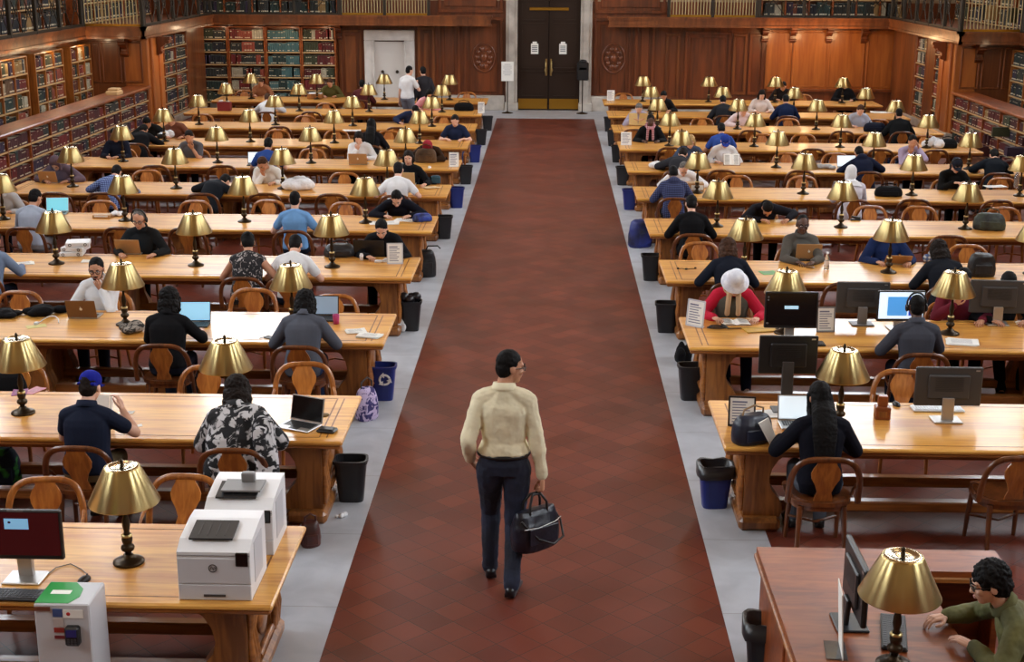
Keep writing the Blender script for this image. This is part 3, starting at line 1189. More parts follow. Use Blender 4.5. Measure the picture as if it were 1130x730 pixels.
def make_chair_proto(mt, mt2):
    e = empty('library_chair')
    d = chair_meshes()
    d['seat'].build('seat', mt, e)
    d['back_frame'].build('back_frame', mt, e)
    d['splat'].build('splat', mt2, e)
    for p in d['bracket']:
        MB().tube(p, .014, 6).build('side_bracket', mt, e)
    for sx in (-1, 1):
        MB().tube([(sx*.185, .16, .42), (sx*.2, .185, .2), (sx*.205, .2, 0)], [.024, .021, .017], 8).build('leg', mt, e)
        MB().tube([(sx*.17, -.16, .42), (sx*.18, -.19, .2), (sx*.19, -.235, 0)], [.024, .021, .017], 8).build('leg', mt, e)
    MB().tube([(-.195, .175, .2), (0, .05, .2), (.195, .175, .2)], .011, 6).build('stretcher', mt, e)
    return e


TBL = {}
def rowname(k, s):
    return '%s table from the printers' % ORD[k] if s < 0 else '%s table behind the staff desk' % ORD[k-1]


t0 = make_table()
t0.location = (XC-HW-TL, yf(1), 0)
tag(t0, 'long oak reading table carrying the two white printers', 'table', 'long oak reading tables')
TBL[(-1, 1)] = t0
for k in range(2, 12):
    c = copy_tree(t0, (XC-HW-TL, yf(k), 0), None, 'long oak reading table, %s on the printer side of the aisle' % ('%s back from the printers' % ORD[k-1]))
    c2 = copy_tree(t0, (XC+HW, yf(k), 0), None, 'long oak reading table, %s back from the staff desk across the aisle' % ORD[k-1])

# lamps: four to a table
for k in range(1, 12):
    for s in (-1, 1):
        if s > 0 and k == 1:
            continue
        for i in range(4):
            x = XC+s*(2.575+1.765*i)
            y = yf(k)+TD/2
            px, py = pj(x, y, ZT+.5)
            if px < -30 or px > 1160:
                continue
            make_lamp((x+rnd.uniform(-.03, .03), y+rnd.uniform(-.04, .04), ZT), rnd.uniform(0, 6), 'brass shaded lamp, %s from the aisle, on the %s' % (ORD[i+1], rowname(k, s)))

# chairs
CH_L = make_chair_proto(M_chair, wood('splat_wood_lit', srgb(206, 132, 60), srgb(160, 88, 36), (12, 12, 1.4), .3, .4, .02))  # far side chairs: light falling on them put into brighter wood colours
CH_D = make_chair_proto(M_chaird, M_chair)  # near side chairs: shade on their backs put into darker wood colours
CH_USED = set()
def chair(x, y, rz, label, dark=False):
    src = CH_D if dark else CH_L
    if src not in CH_USED:
        CH_USED.add(src)
        src.location = (x, y, 0)
        src.rotation_euler.z = rz
        o = src
    else:
        o = copy_tree(src, (x, y, 0), rz)
    return tag(o, label, 'chair', 'wooden library chairs')


def bin_(px, py, label, blue=False, liner=False, full=False, rec=False, scale=1., near=None):
    p = uz(px, py, 0)
    e = empty('waste_bin', (p.x, p.y, .004), rnd.uniform(-.1, .1), label, 'bin', 'waste bins along the aisle')
    w0, d0, w1, d1, h = .105, .08, .14, .108, .38*scale
    def ring(w, d, z, r=.5):
        o = []
        for i in range(20):
            a = i/20*2*PI
            o.append((w*math.copysign(abs(math.cos(a))**r, math.cos(a)), d*math.copysign(abs(math.sin(a))**r, math.sin(a)), z))
        return o
    rs = [ring(w0, d0, 0), ring(w1, d1, h), ring(w1+.012, d1+.012, h), ring(w1+.012, d1+.012, h-.02), ring(w1+.012, d1+.012, h+.012), ring(w1-.008, d1-.008, h+.01), ring(w0-.008, d0-.008, .012)]
    rs = [ring(w0, d0, 0), ring(w1, d1, h-.03), ring(w1+.012, d1+.012, h-.03), ring(w1+.012, d1+.012, h), ring(w1-.006, d1-.006, h), ring(w0-.006, d0-.006, .012)]
    vs = [v for r_ in rs for v in r_]
    n = 20
    fs = [tuple(reversed(range(n)))]
    for i in range(len(rs)-1):
        for k in range(n):
            fs.append((i*n+k, i*n+(k+1) % n, (i+1)*n+(k+1) % n, (i+1)*n+k))
    fs.append(tuple((len(rs)-1)*n+k for k in range(n)))
    m = MB()
    m.add(vs, fs, 0, False)
    m.build('bucket', M_binblue if blue else M_bin, e)
    if liner:
        q = MB()
        a, b_ = ring(w1+.02, d1+.02, h-.10), ring(w1+.018, d1+.018, h+.014)
        c = ring(w1-.012, d1-.012, h+.008)
        d_ = ring(w1-.03, d1-.03, h-.16)
        vv = a+b_+c+d_
        rr = random.Random(3)
        vv = [(x+rr.uniform(-.004, .004), y+rr.uniform(-.004, .004), z+rr.uniform(-.012, .006)) for x, y, z in vv]
        ff = []
        for i in range(3):
            for k in range(n):
                ff.append((i*n+k, i*n+(k+1) % n, (i+1)*n+(k+1) % n, (i+1)*n+k))
        q.add(vv, ff, 0, True)
        q.build('liner_bag', M_liner, e)
    if full:
        q = MB()
        rr = random.Random(5)
        for i in range(5):
            q.ell((rr.uniform(-.08, .08), rr.uniform(-.05, .05), h+rr.uniform(-.02, .05)), (.07, .06, .06), n=9, m=6)
        q.build('rubbish_bag', M_liner, e)
    if rec:
        q = MB()
        for i in range(3):
            a0 = i*2*PI/3+.3
            pts = [(.052*math.cos(a0+t*.28), 0, .052*math.sin(a0+t*.28)) for t in range(6)]
            q.tube(pts, .013, 5, flat=.3, upv=(0, 1, 0))
            e_ = pts[-1]
            an = a0+5*.28
            tx, tz = -math.sin(an), math.cos(an)
            nx, nz = math.cos(an), math.sin(an)
            q.prism([(e_[0]+nx*.03, e_[2]+nz*.03), (e_[0]-nx*.03, e_[2]-nz*.03), (e_[0]+tx*.04, e_[2]+tz*.04)], 'y', -.004, .004)
        o = q.build('recycling_symbol', M_paper, e)
        sl = (d1-d0)/h
        o.location = (.03, -(d0+sl*.24)-.006, .24)
        o.rotation_euler = (math.atan(sl), 0, 0)
    return e


# dark cherry staff desk in front: a long wing and a short return behind the sitter
def make_desk():
    x0, y1 = uz(835, 603, .76).x, uz(835, 603, .76).y
    y0 = 5.2
    x1, x2 = 2.42, 3.0
    e = empty('staff_desk', (x0, y0, 0), 0, 'dark cherry staff desk with a monitor and brass lamp', 'desk')
    L, D, W2 = x1-x0, y1-y0, x2-x0
    MB().prism([(0, 0), (L, 0), (L, D-.34), (W2, D-.34), (W2, D), (0, D)], 'z', .715, .76).build('desktop', M_desk, e)
    il = MB()
    il.bar((0, 0, .70), (0, D, .70), .03, .04, bev=.008).bar((0, D, .70), (W2, D, .70), .03, .04, bev=.008).bar((L, D-.34, .70), (W2, D-.34, .70), .03, .04, bev=.008).bar((L, 0, .70), (L, D-.34, .70), .03, .04, bev=.008).bar((W2, D-.34, .70), (W2, D, .70), .03, .04, bev=.008)
    il.build('edge_moulding', M_tedge, e)
    MB().box((.06, D/2, .345), (.05, D-.1, .69), bev=.006).build('side_panel', M_desk, e)
    for i in range(3):
        MB().box((.03, D*(i+.5)/3, .36), (.02, D/3-.2, .5), bev=.006).build('side_moulding', M_desk, e)
    MB().box((W2/2, D-.06, .345), (W2-.1, .05, .69), bev=.006).build('back_panel', M_desk, e)
    MB().box((W2-.06, D-.19, .345), (.05, .24, .69), bev=.006).build('end_panel', M_desk, e)
    MB().box((L*.5, .06, .345), (L-.1, .05, .69), bev=.006).build('front_panel', M_desk, e)
    return e


DESK = make_desk()
# ================================================================ people
SKINS = {k: mottled('skin_'+k, srgb(*c), tuple(x*.9 for x in srgb(*c)[:3])+(1,), 14, .5) for k, c in dict(light=(222, 172, 146), tan=(196, 142, 112), brown=(138, 92, 66), dark=(86, 56, 42)).items()}
HAIRS = {k: mottled('hair_'+k, srgb(*c), tuple(x*.5 for x in srgb(*c)[:3])+(1,), 40, .7, .25) for k, c in dict(black=(15, 12, 12), dark=(32, 22, 17), brown=(74, 48, 32), grey=(120, 116, 112), blond=(196, 160, 108)).items()}
M_eye = mat('eye_white', srgb(196, 190, 184), .4)
M_iris = mat('eye_iris', srgb(34, 22, 16), .2)
M_lips = {k: mat('lip_'+k, srgb(*c), .5) for k, c in dict(light=(176, 104, 92), tan=(150, 88, 76), brown=(104, 58, 48), dark=(74, 42, 36)).items()}
M_frame = mat('glasses_frame', srgb(16, 15, 16), .3)
M_lens = mat('glasses_lens', srgb(240, 244, 246), .05, trans=.95)
for _m in HAIRS.values():
    _m.node_tree.nodes['Principled BSDF'].inputs['Specular IOR Level'].default_value = .18
SOFT = []
HANDJOBS = []


def soft(o, voxel, it=4, disp=0., dscale=.06):
    m = o.modifiers.new('r', 'REMESH')
    m.mode = 'VOXEL'
    m.voxel_size = voxel
    m.use_smooth_shade = True
    s = o.modifiers.new('s', 'SMOOTH')
    s.factor = .5
    s.iterations = it
    if disp:
        k = 'clouds_%.3f' % dscale
        t = bpy.data.textures.get(k) or bpy.data.textures.new(k, 'CLOUDS')
        t.noise_scale = dscale
        t.noise_depth = 2
        d = o.modifiers.new('d', 'DISPLACE')
        d.texture = t
        d.strength = disp
        d.mid_level = .5
    SOFT.append(o)
    return o


def bake_soft():
    bpy.context.view_layer.update()
    dg = bpy.context.evaluated_depsgraph_get()
    new = []
    for o in SOFT:
        me = bpy.data.meshes.new_from_object(o.evaluated_get(dg))
        new.append((o, me))
    for o, me in new:
        old = o.data
        mats = [m for m in old.materials]
        o.modifiers.clear()
        o.data = me
        me.name = o.name
        if not len(me.materials):
            for m in mats:
                me.materials.append(m)
        bpy.data.meshes.remove(old)
    SOFT.clear()
    for o, hands in HANDJOBS:
        bm = bmesh.new()
        bm.from_mesh(o.data)
        for hm, M in hands:
            t = hm.copy()
            t.transform(M)
            if M.determinant() < 0:
                t.flip_normals()
            bm.from_mesh(t)
            bpy.data.meshes.remove(t)
        bm.to_mesh(o.data)
        bm.free()
        for p in o.data.polygons:
            p.use_smooth = True
    HANDJOBS.clear()


def cone(mb, p0, r0, p1, r1, n=12, caps=3):
    """a limb piece with round ends"""
    p0, p1 = Vector(p0), Vector(p1)
    d = (p1-p0)
    L = max(d.length, 1e-5)
    d = d/L
    pts, rs = [], []
    for i in range(caps+1):
        a = PI/2*(1-i/caps)
        pts.append(p0-d*r0*math.sin(a))
        rs.append(max(r0*math.cos(a), .0008))
    for i in range(caps+1):
        a = PI/2*i/caps
        pts.append(p1+d*r1*math.sin(a))
        rs.append(max(r1*math.cos(a), .0008))
    mb.tube(pts, rs, n)


def loft(mb, secs, n=20):
    vs, fs = [], []
    for c, ax, ay, a, b in secs:
        c, ax, ay = Vector(c), Vector(ax), Vector(ay)
        for k in range(n):
            t = k/n*2*PI
            ct, st = math.cos(t), math.sin(t)
            vs.append(c+ax*(a*math.copysign(abs(ct)**.8, ct))+ay*(b*math.copysign(abs(st)**.8, st)))
    for i in range(len(secs)-1):
        for k in range(n):
            k2 = (k+1) % n
            fs.append((i*n+k, i*n+k2, (i+1)*n+k2, (i+1)*n+k))
    fs.append(tuple(reversed(range(n))))
    fs.append(tuple((len(secs)-1)*n+k for k in range(n)))
    mb.add(vs, fs, 0, True)


def make_hand(kind):
    """right hand, wrist at the origin, fingers along +y, palm down (-z), thumb on the -x side"""
    m = MB()
    m.add(*[[], []])
    M = Matrix.Identity(4)
    cone(m, (-.018, .012, 0), .017, (-.024, .085, -.002), .014, 10)
    cone(m, (0, .01, .002), .018, (-.006, .09, .002), .0145, 10)
    cone(m, (.012, .012, 0), .017, (.012, .088, .0), .014, 10)
    cone(m, (.02, .014, -.002), .015, (.028, .08, -.003), .012, 10)
    cone(m, (0, -.05, 0), .026, (0, .01, 0), .023, 10)
    curl = {'flat': (8, 14, 10), 'rest': (20, 28, 18), 'grip': (62, 82, 50), 'hang': (16, 26, 20)}[kind]
    for i, (bx, by, L, r) in enumerate(((-.028, .088, .072, .0092), (-.0085, .093, .08, .0096), (.0115, .090, .074, .0092), (.029, .081, .058, .0082))):
        spread = (-.10, -.02, .05, .14)[i]*(1 if kind in ('flat', 'rest') else .4)
        p = Vector((bx, by, .001))
        a = 0
        for j, fr in enumerate((.45, .31, .26)):
            a += R(curl[j])*(1+.08*i)
            q = p+Vector((math.sin(spread)*math.cos(a), math.cos(spread)*math.cos(a), -math.sin(a)))*L*fr
            cone(m, p, r*(1-.1*j), q, r*(.92-.1*j), 8, 2)
            p = q
    if kind == 'grip':
        th = [(-.03, .03, -.008), (-.05, .058, -.03), (-.036, .084, -.052), (-.016, .096, -.056)]
    else:
        th = [(-.022, .022, -.004), (-.05, .05, -.014), (-.06, .082, -.02), (-.056, .105, -.024)]
    for j in range(3):
        cone(m, th[j], (.0155, .0115, .0105)[j], th[j+1], (.0118, .0105, .0085)[j], 8, 2)
    o = m.build('hand_tmp', SKINS['tan'])
    return soft(o, .0035, 2)


HANDS = {}
def prep_hands():
    tmp = {k: make_hand(k) for k in ('flat', 'rest', 'grip', 'hang')}
    bpy.context.view_layer.update()
    dg = bpy.context.evaluated_depsgraph_get()
    for k, o in tmp.items():
        dm = o.modifiers.new('dec', 'DECIMATE')
        dm.ratio = .30
    bpy.context.view_layer.update()
    dg = bpy.context.evaluated_depsgraph_get()
    for k, o in tmp.items():
        me = bpy.data.meshes.new_from_object(o.evaluated_get(dg))
        me.materials.clear()
        HANDS[k] = me
    SOFT.clear()
    for o in tmp.values():
        bpy.data.objects.remove(o)


prep_hands()


def ik(S, T, l1, l2, pole):
    S, T, pole = Vector(S), Vector(T), Vector(pole)
    d = T-S
    L = min(d.length, (l1+l2)*.995)
    d.normalize()
    T = S+d*L
    a = (l1*l1-l2*l2+L*L)/(2*L)
    h = math.sqrt(max(l1*l1-a*a, 0))
    n = (pole-d*pole.dot(d))
    n = n.normalized() if n.length > 1e-6 else Vector((0, 0, -1))
    return S+d*a+n*h, T


def rot(yaw=0, pitch=0, roll=0):
    """yaw about z, then pitch (positive leans forward), then roll (positive leans to the right)"""
    return Matrix.Rotation(R(yaw), 3, 'Z') @ Matrix.Rotation(-R(pitch), 3, 'X') @ Matrix.Rotation(R(roll), 3, 'Y')


def seated(lean=15, side=0, twist=0, hp=15, hy=0, hr=0, wl=(-.15, .40, .805), wr=(.15, .40, .805), el=(-1, -.3, -1), er=(1, -.3, -1),
           hl='rest', hr_='rest', dl=None, dr=None, legs='std', sc=1., tuck=0., neck=0):
    J = {}
    z0 = .548
    J['pel'] = Vector((0, 0, z0))
    Ra = rot(twist*.3, lean*.55, side*.6)
    Rb = rot(twist*.7, lean*1.0, side)
    Rc = rot(twist, lean*1.35, side*1.1)
    J['waist'] = J['pel']+Ra @ Vector((0, 0, .17*sc))
    J['chest'] = J['waist']+Rb @ Vector((0, 0, .19*sc))
    J['nb'] = J['chest']+Rc @ Vector((0, 0, .165*sc))
    J['Ra'], J['Rb'], J['Rc'] = Ra, Rb, Rc
    J['sh'] = [J['chest']+Rc @ Vector((s*.157*sc, -.0, .092*sc)) for s in (-1, 1)]
    Rh = rot(twist+hy, lean*.6+hp, side*.5+hr)
    Rn = rot(twist+hy*.4, lean*1.0+hp*.55+neck, side*.8+hr*.5)
    J['Rh'] = Rh
    J['nt'] = J['nb']+Rn @ Vector((0, .012, .065*sc))
    J['head'] = J['nt']+Rh @ Vector((0, .03, .092))
    J['el'], J['wr'] = [], []
    if wl == 'chin':
        wl = tuple(J['head']+Rh @ Vector((-.045, .085, -.205)))
        dl = dl or (Rh @ Vector((.35, .15, 1)), Rh @ Vector((.3, -1, .1)))
        el = (-.5, .3, -1)
    if wr == 'chin':
        wr = tuple(J['head']+Rh @ Vector((.045, .085, -.205)))
        dr = dr or (Rh @ Vector((-.35, .15, 1)), Rh @ Vector((-.3, -1, .1)))
        er = (.5, .3, -1)
    if wl == 'temple':
        wl = tuple(J['head']+Rh @ Vector((-.125, .05, -.12)))
        dl = dl or (Rh @ Vector((.25, -.1, 1)), Rh @ Vector((1, -.1, .1)))
        el = (-.6, .5, -1)
    if wr == 'temple':
        wr = tuple(J['head']+Rh @ Vector((.125, .05, -.12)))
        dr = dr or (Rh @ Vector((-.25, -.1, 1)), Rh @ Vector((-1, -.1, .1)))
        er = (.6, .5, -1)
    for S, T, P in ((J['sh'][0], wl, el), (J['sh'][1], wr, er)):
        e, w = ik(S, T, .285*sc, .25*sc, P)
        J['el'].append(e)
        J['wr'].append(w)
    J['hand'] = [hl, hr_]
    J['hdir'] = [dl, dr]
    J['hip'] = [Vector((s*.092, .02, z0-.008)) for s in (-1, 1)]
    if legs == 'std':
        J['kn'] = [Vector((s*.115, .43*sc, .525)) for s in (-1, 1)]
        J['an'] = [Vector((s*.11, (.42-tuck)*sc, .085)) for s in (-1, 1)]
    elif legs == 'out':
        J['kn'] = [Vector((-.13, .42, .52)), Vector((.12, .43, .53))]
        J['an'] = [Vector((-.12, .62, .085)), Vector((.08, .55, .085))]
    elif legs == 'cross':
        J['kn'] = [Vector((-.06, .43, .52)), Vector((.08, .44, .60))]
        J['an'] = [Vector((-.06, .42, .085)), Vector((-.10, .62, .26))]
    J['fd'] = [Vector((s*.12, 1, 0)).normalized() for s in (-1, 1)]
    J['sc'] = sc
    J['sit'] = True
    return J


def standing(sc=1., lean=3, twist=0, side=0, hp=5, hy=0, hr=0, wl=(-.27, .02, .84), wr=(.27, .02, .84), el=(-.4, -1, 0), er=(.4, -1, 0), hl='hang', hr_='hang', dl=None, dr=None,
             hips=None, kn=None, an=None, fd=None, z0=.93):
    J = {}
    J['pel'] = Vector((0, 0, z0*sc))
    Ra = rot(twist*.3, lean*.5, side*.5)
    Rb = rot(twist*.7, lean, side)
    Rc = rot(twist, lean*1.5, side)
    J['waist'] = J['pel']+Ra @ Vector((0, 0, .17*sc))
    J['chest'] = J['waist']+Rb @ Vector((0, 0, .20*sc))
    J['nb'] = J['chest']+Rc @ Vector((0, 0, .17*sc))
    J['Ra'], J['Rb'], J['Rc'] = Ra, Rb, Rc
    J['sh'] = [J['chest']+Rc @ Vector((s*.160*sc, 0, .092*sc)) for s in (-1, 1)]
    Rh = rot(twist+hy, hp, hr)
    Rn = rot(twist+hy*.4, lean+hp*.5, hr*.5)
    J['Rh'] = Rh
    J['nt'] = J['nb']+Rn @ Vector((0, .01, .065*sc))
    J['head'] = J['nt']+Rh @ Vector((0, .028, .095))
    J['el'], J['wr'] = [], []
    for S, T, P in ((J['sh'][0], wl, el), (J['sh'][1], wr, er)):
        e, w = ik(S, Vector(T)*1., .30*sc, .265*sc, P)
        J['el'].append(e)
        J['wr'].append(w)
    J['hand'] = [hl, hr_]
    J['hdir'] = [dl, dr]
    J['hip'] = [Vector((s*.095*sc, 0, (z0-.03)*sc)) for s in (-1, 1)]
    an = an or [Vector((-.1, .0, .085)), Vector((.1, .0, .085))]
    J['an'] = [Vector(a) for a in an]
    J['kn'] = []
    for i in (0, 1):
        k, a = ik(J['hip'][i], J['an'][i], .435*sc, .425*sc, (0, 1, .1))
        J['kn'].append(k)
        J['an'][i] = a
    J['fd'] = [Vector(f).normalized() for f in (fd or ((-.15, 1, 0), (.15, 1, 0)))]
    J['sc'] = sc
    J['sit'] = False
    return J


def trunk_secs(J, g, w=1., fat=1., lo=-.06, hi=1.):
    """trunk rings grown by g"""
    Ra, Rb, Rc = J['Ra'], J['Rb'], J['Rc']
    X, Y, Z = Vector((1, 0, 0)), Vector((0, 1, 0)), Vector((0, 0, 1))
    sc = J['sc']
    f2 = 1+(fat-1)*1.2
    S = []

    def ad(c, Rm, a, b):
        S.append((c, Rm @ X, Rm @ Y, a*sc+g, b*sc+g))
    p, wa, ch, nb = J['pel'], J['waist'], J['chest'], J['nb']
    ad(p+Ra @ Vector((0, -.0, lo)), Ra, .15*w*fat, .105*fat)
    ad(p+Ra @ Vector((0, 0, .02)), Ra, .172*w*fat, .122*f2)
    ad(p+Ra @ Vector((0, .004, .09)), Ra, .165*w*fat, .118*f2)
    ad(wa+Rb @ Vector((0, .006, .01)), Rb, .146*w*fat, .108*f2)
    ad(wa+Rb @ Vector((0, .004, .11)), Rb, .158*w*(1+(fat-1)*.7), .115*(1+(fat-1)*.9))
    ad(ch+Rc @ Vector((0, 0, .015)), Rc, .172*w, .118)
    ad(ch+Rc @ Vector((0, -.006, .065)), Rc, .164*w, .104)
    ad(ch+Rc @ Vector((0, -.012, .115)), Rc, .115*w, .074)
    ad(nb+Rc @ Vector((0, -.006, -.01)), Rc, .07, .06)
    return S


def person(loc, rz, J, label, skin='tan', hair='dark', style='short', top=None, sleeve='long', topkind='shirt', bottom=None, shoe=None, voxel=.009, fat=1., w=1.,
           face=True, glasses=False, cap=None, hat=None, phones=False, scarf=None, beard=False, belt=None, g=.011, fold=0., hijab=None, hood=None, cuffs=None, vest=None, tucked=False, group=None, det=True, hscale=1.):
    top = top or fabric(60, 60, 66)
    bottom = bottom or fabric(36, 38, 48)
    shoe = shoe or M_black
    root = empty('person', loc, rz, label, 'person', group)
    sk = SKINS[skin]
    hm = HAIRS[hair]
    sc = J['sc']
    head, Rh = J['head'], J['Rh']
    H4 = Matrix.Translation(head) @ (Rh @ Matrix.Scale(hscale, 3)).to_4x4()
    HP = lambda x, y, z: H4 @ Vector((x, y, z))
    # ---- body
    b = MB()
    loft(b, trunk_secs(J, 0, w, fat))
    cone(b, J['nb']+J['Rc'] @ Vector((0, 0, -.03)), .06*sc, J['nt'], .054*sc)
    cone(b, J['nt'], .053*sc, HP(0, -.012, -.03), .055)
    for i in (0, 1):
        cone(b, J['nb']+J['Rc'] @ Vector((0, -.01, -.0)), .05*sc, J['sh'][i], .055*sc)
        cone(b, J['sh'][i], .056*sc, J['el'][i], .041*sc*(1+(fat-1)*.6))
        mid = J['el'][i].lerp(J['wr'][i], .3)
        cone(b, J['el'][i], .040*sc, mid, .042*sc*(1+(fat-1)*.5))
        cone(b, mid, .042*sc*(1+(fat-1)*.5), J['wr'][i], .027*sc)
        cone(b, J['hip'][i], .088*sc*fat, J['kn'][i], .058*sc)
        cal = J['kn'][i].lerp(J['an'][i], .3)
        cone(b, J['kn'][i], .056*sc, cal, .057*sc)
        cone(b, cal, .057*sc, J['an'][i], .036*sc)
        cone(b, J['an'][i], .036*sc, J['an'][i]+J['fd'][i]*.12+Vector((0, 0, -.05)), .028*sc)
    b.ell((0, -.012, .028), (.076, .096, .094), M=H4)
    b.ell((0, .030, -.032), (.059, .064, .078), M=H4)
    b.ell((0, .058, -.088), (.032, .028, .024), M=H4, n=12, m=8)
    if face:
        q = MB()
        cone(b, HP(0, .086, .018), .009, HP(0, .104, -.022), .0145, 10)
        for s in (-1, 1):
            b.ell((s*.011, .094, -.026), (.010, .012, .008), M=H4, n=10, m=6)
            b.ell((s*.03, .076, .03), (.026, .014, .010), M=H4, n=10, m=6)
            b.ell((s*.038, .062, -.026), (.024, .024, .022), M=H4, n=10, m=6)
        b.ell((0, .086, -.056), (.021, .013, .0075), M=H4, n=10, m=6)
        b.ell((0, .084, -.067), (.018, .013, .007), M=H4, n=10, m=6)
    for s in (-1, 1):
        b.ell((s*.078, -.012, -.006), (.010, .022, .033), M=H4, n=10, m=8)
    body = soft(b.build('body', sk, root), voxel, 3)
    hands = []
    for i in (0, 1):
        s = -1 if i == 0 else 1
        wrp, elp = J['wr'][i], J['el'][i]
        fd = (wrp-elp).normalized()
        dd = J['hdir'][i]
        kind = J['hand'][i]
        if dd is not None:
            f, pn = Vector(dd[0]).normalized(), Vector(dd[1])
        elif J['sit']:
            f = Vector((fd.x*.8-s*.12, abs(fd.y)*1+.25, fd.z*.15)).normalized()
            pn = Vector((0, 0, -1))
        else:
            f = fd
            pn = Vector((-s, 0, 0))
        pn = (pn-f*pn.dot(f)).normalized()
        zax = -pn
        xax = f.cross(zax)
        if s < 0:
            xax = -xax
        M = Matrix((xax, f, zax)).transposed().to_4x4()
        hs = .98*sc
        M = Matrix.Translation(wrp) @ M @ Matrix.Scale(hs, 4)
        hands.append((HANDS[kind], M))
    HANDJOBS.append((body, hands))
    if det and face:
        for s in (-1, 1):
            e = MB().ell((s*.031, .0815, .010), (.0135, .007, .0068), M=H4, n=12, m=8)
            e.ell((s*.031, .0865, .010), (.006, .004, .006), 1, M=H4, n=10, m=6)
            e.build('eye', [M_eye, M_iris], root)
            MB().tube([HP(s*.014, .0945, .030), HP(s*.032, .092, .037), HP(s*.05, .078, .031)], [.004, .005, .003], 6).build('eyebrow', hm, root)
        MB().ell((0, .0975, -.0565), (.021, .006, .0045), M=H4, n=12, m=6).ell((0, .0955, -.0655), (.018, .006, .005), M=H4, n=12, m=6).build('lips', M_lips[skin], root)
    # ---- hair
    hb = MB()
    hair_o = None
    if hijab is None and style != 'bald':
        ex = {'curly': .012, 'short': 0, 'buzz': -.005}.get(style, .004)
        hb.ell((0, -.024, .047), (.081+ex, .096+ex, .088+ex), M=H4)
        hb.ell((0, -.05, .0), (.076+ex, .066+ex, .086+ex), M=H4)
        for s in (-1, 1):
            hb.ell((s*.068, -.012, .034), (.013+ex*.5, .026, .036), M=H4, n=10, m=8)
        if style == 'full':
            hb.ell((0, -.034, .035), (.100, .108, .100), M=H4)
            hb.ell((0, -.052, -.05), (.108, .080, .085), M=H4)
            hb.ell((0, -.060, -.115), (.100, .062, .06), M=H4)
            for s in (-1, 1):
                cone(hb, HP(s*.080, .005, .03), .030, HP(s*.086, .0, -.10), .034)
        if style in ('long', 'bob', 'vlong'):
            down = (Vector((0, 0, -1))*.75+(Rh @ Vector((0, 0, -1)))*.6).normalized()
            bk = HP(0, -.062, .0)
            bw_ = .118*(1+(fat-1)*.7)+g
            path = [bk, HP(0, -.075, -.075), J['nb']+J['Rc'] @ Vector((0, -.085-g, .03))]
            if style != 'bob':
                path += [J['nb']+J['Rc'] @ Vector((0, -.012-bw_, -.07)), J['nb']+J['Rc'] @ Vector((0, -.02-bw_, -.16))]
            if style == 'vlong':
                path += [J['nb']+J['Rc'] @ Vector((0, -.02-bw_, -.25)), J['nb']+J['Rc'] @ Vector((.01, -.01-bw_, -.33))]
            pts_ = []
            for a_, b_ in zip(path[:-1], path[1:]):
                pts_ += [a_, a_.lerp(b_, .33), a_.lerp(b_, .67)]
            pts_.append(path[-1])
            for i, c in enumerate(pts_):
                t = i/(len(pts_)-1)
                Mx = Matrix.Translation(c) @ J['Rc'].to_4x4()
                hb.ell((0, 0, 0), ((.088+.022*math.sin(PI*t)-.02*t)*(.85 if style == 'bob' else 1), .046-.008*t, .075), M=Mx, n=16, m=8)
            for s in (-1, 1):
                cone(hb, HP(s*.074, .0, .03), .026, HP(s*.08, .012, -.09 if style != 'bob' else -.06), .024)
                if style != 'bob':
                    cone(hb, HP(s*.08, .012, -.09), .026, J['nb']+J['Rc'] @ Vector((s*.085, -.04, -.03)), .03)
        if style == 'bun':
            hb.ell((0, -.095, .075), (.042, .04, .04), M=H4, n=12, m=8)
        if style == 'tail':
            cone(hb, HP(0, -.10, .03), .03, HP(0, -.13, -.1), .028)
            cone(hb, HP(0, -.13, -.1), .028, HP(0, -.10, -.2), .015)
        if beard:
            hb.ell((0, .054, -.084), (.040, .040, .030), M=H4, n=12, m=8)
            for s in (-1, 1):
                cone(hb, HP(s*.068, .0, -.01), .008, HP(s*.048, .035, -.078), .013)
        dsp = {'curly': .03, 'full': .024}.get(style, .008)
        hair_o = soft(hb.build('hair', hm, root), max(voxel*.85, .006), 3, dsp, .025)
    if beard:
        MB().tube([HP(-.026, .094, -.046), HP(0, .104, -.042), HP(.026, .094, -.046)], [.004, .006, .004], 6).build('moustache', hm, root)
    # ---- clothes
    t = MB()
    secs = trunk_secs(J, g, w, fat, lo=(-.03 if topkind in ('shirt', 'tee') else -.07))
    if tucked:
        c, ax, ay, a, bb = secs[2]
        secs = [(Vector(c)-Vector((0, 0, .02)), ax, ay, a-.004, bb-.004), (Vector(c)+Vector((0, 0, .02)), ax, ay, a+.014, bb+.014)]+secs[3:]
    loft(t, secs)
    cone(t, J['nb']+J['Rc'] @ Vector((0, -.005, -.03)), .062*sc+g*.5, J['nb']+J['Rc'] @ Vector((0, 0, .002)), .05*sc+g)
    thick = g + (.006 if topkind in ('jacket', 'hoodie', 'sweater') else 0)
    for i in (0, 1):
        cone(t, J['nb']+J['Rc'] @ Vector((0, -.012, -.012)), .054*sc+g, J['sh'][i], .060*sc+thick)
        if sleeve == 'none':
            continue
        S, E, Wr = J['sh'][i], J['el'][i], J['wr'][i]
        if sleeve == 'short':
            cone(t, S, .058*sc+thick, S.lerp(E, .62), .052*sc+thick)
        else:
            cone(t, S, .058*sc+thick, E, .044*sc+thick)
            fr = .62 if sleeve == '34' else .93
            mid = E.lerp(Wr, .3)
            cone(t, E, .043*sc+thick, mid, .043*sc+thick)
            cone(t, mid, .043*sc+thick, E.lerp(Wr, fr), .031*sc+thick)
    if topkind in ('shirt', 'jacket'):
        c0 = J['nb']+J['Rc'] @ Vector((0, .0, .015))
        t.tube([c0+J['Rc'] @ Vector((.066*sc*math.cos(a/12*2*PI), .064*sc*math.sin(a/12*2*PI), -.012*math.sin(a/12*2*PI))) for a in range(13)], .014, 8, caps=True)
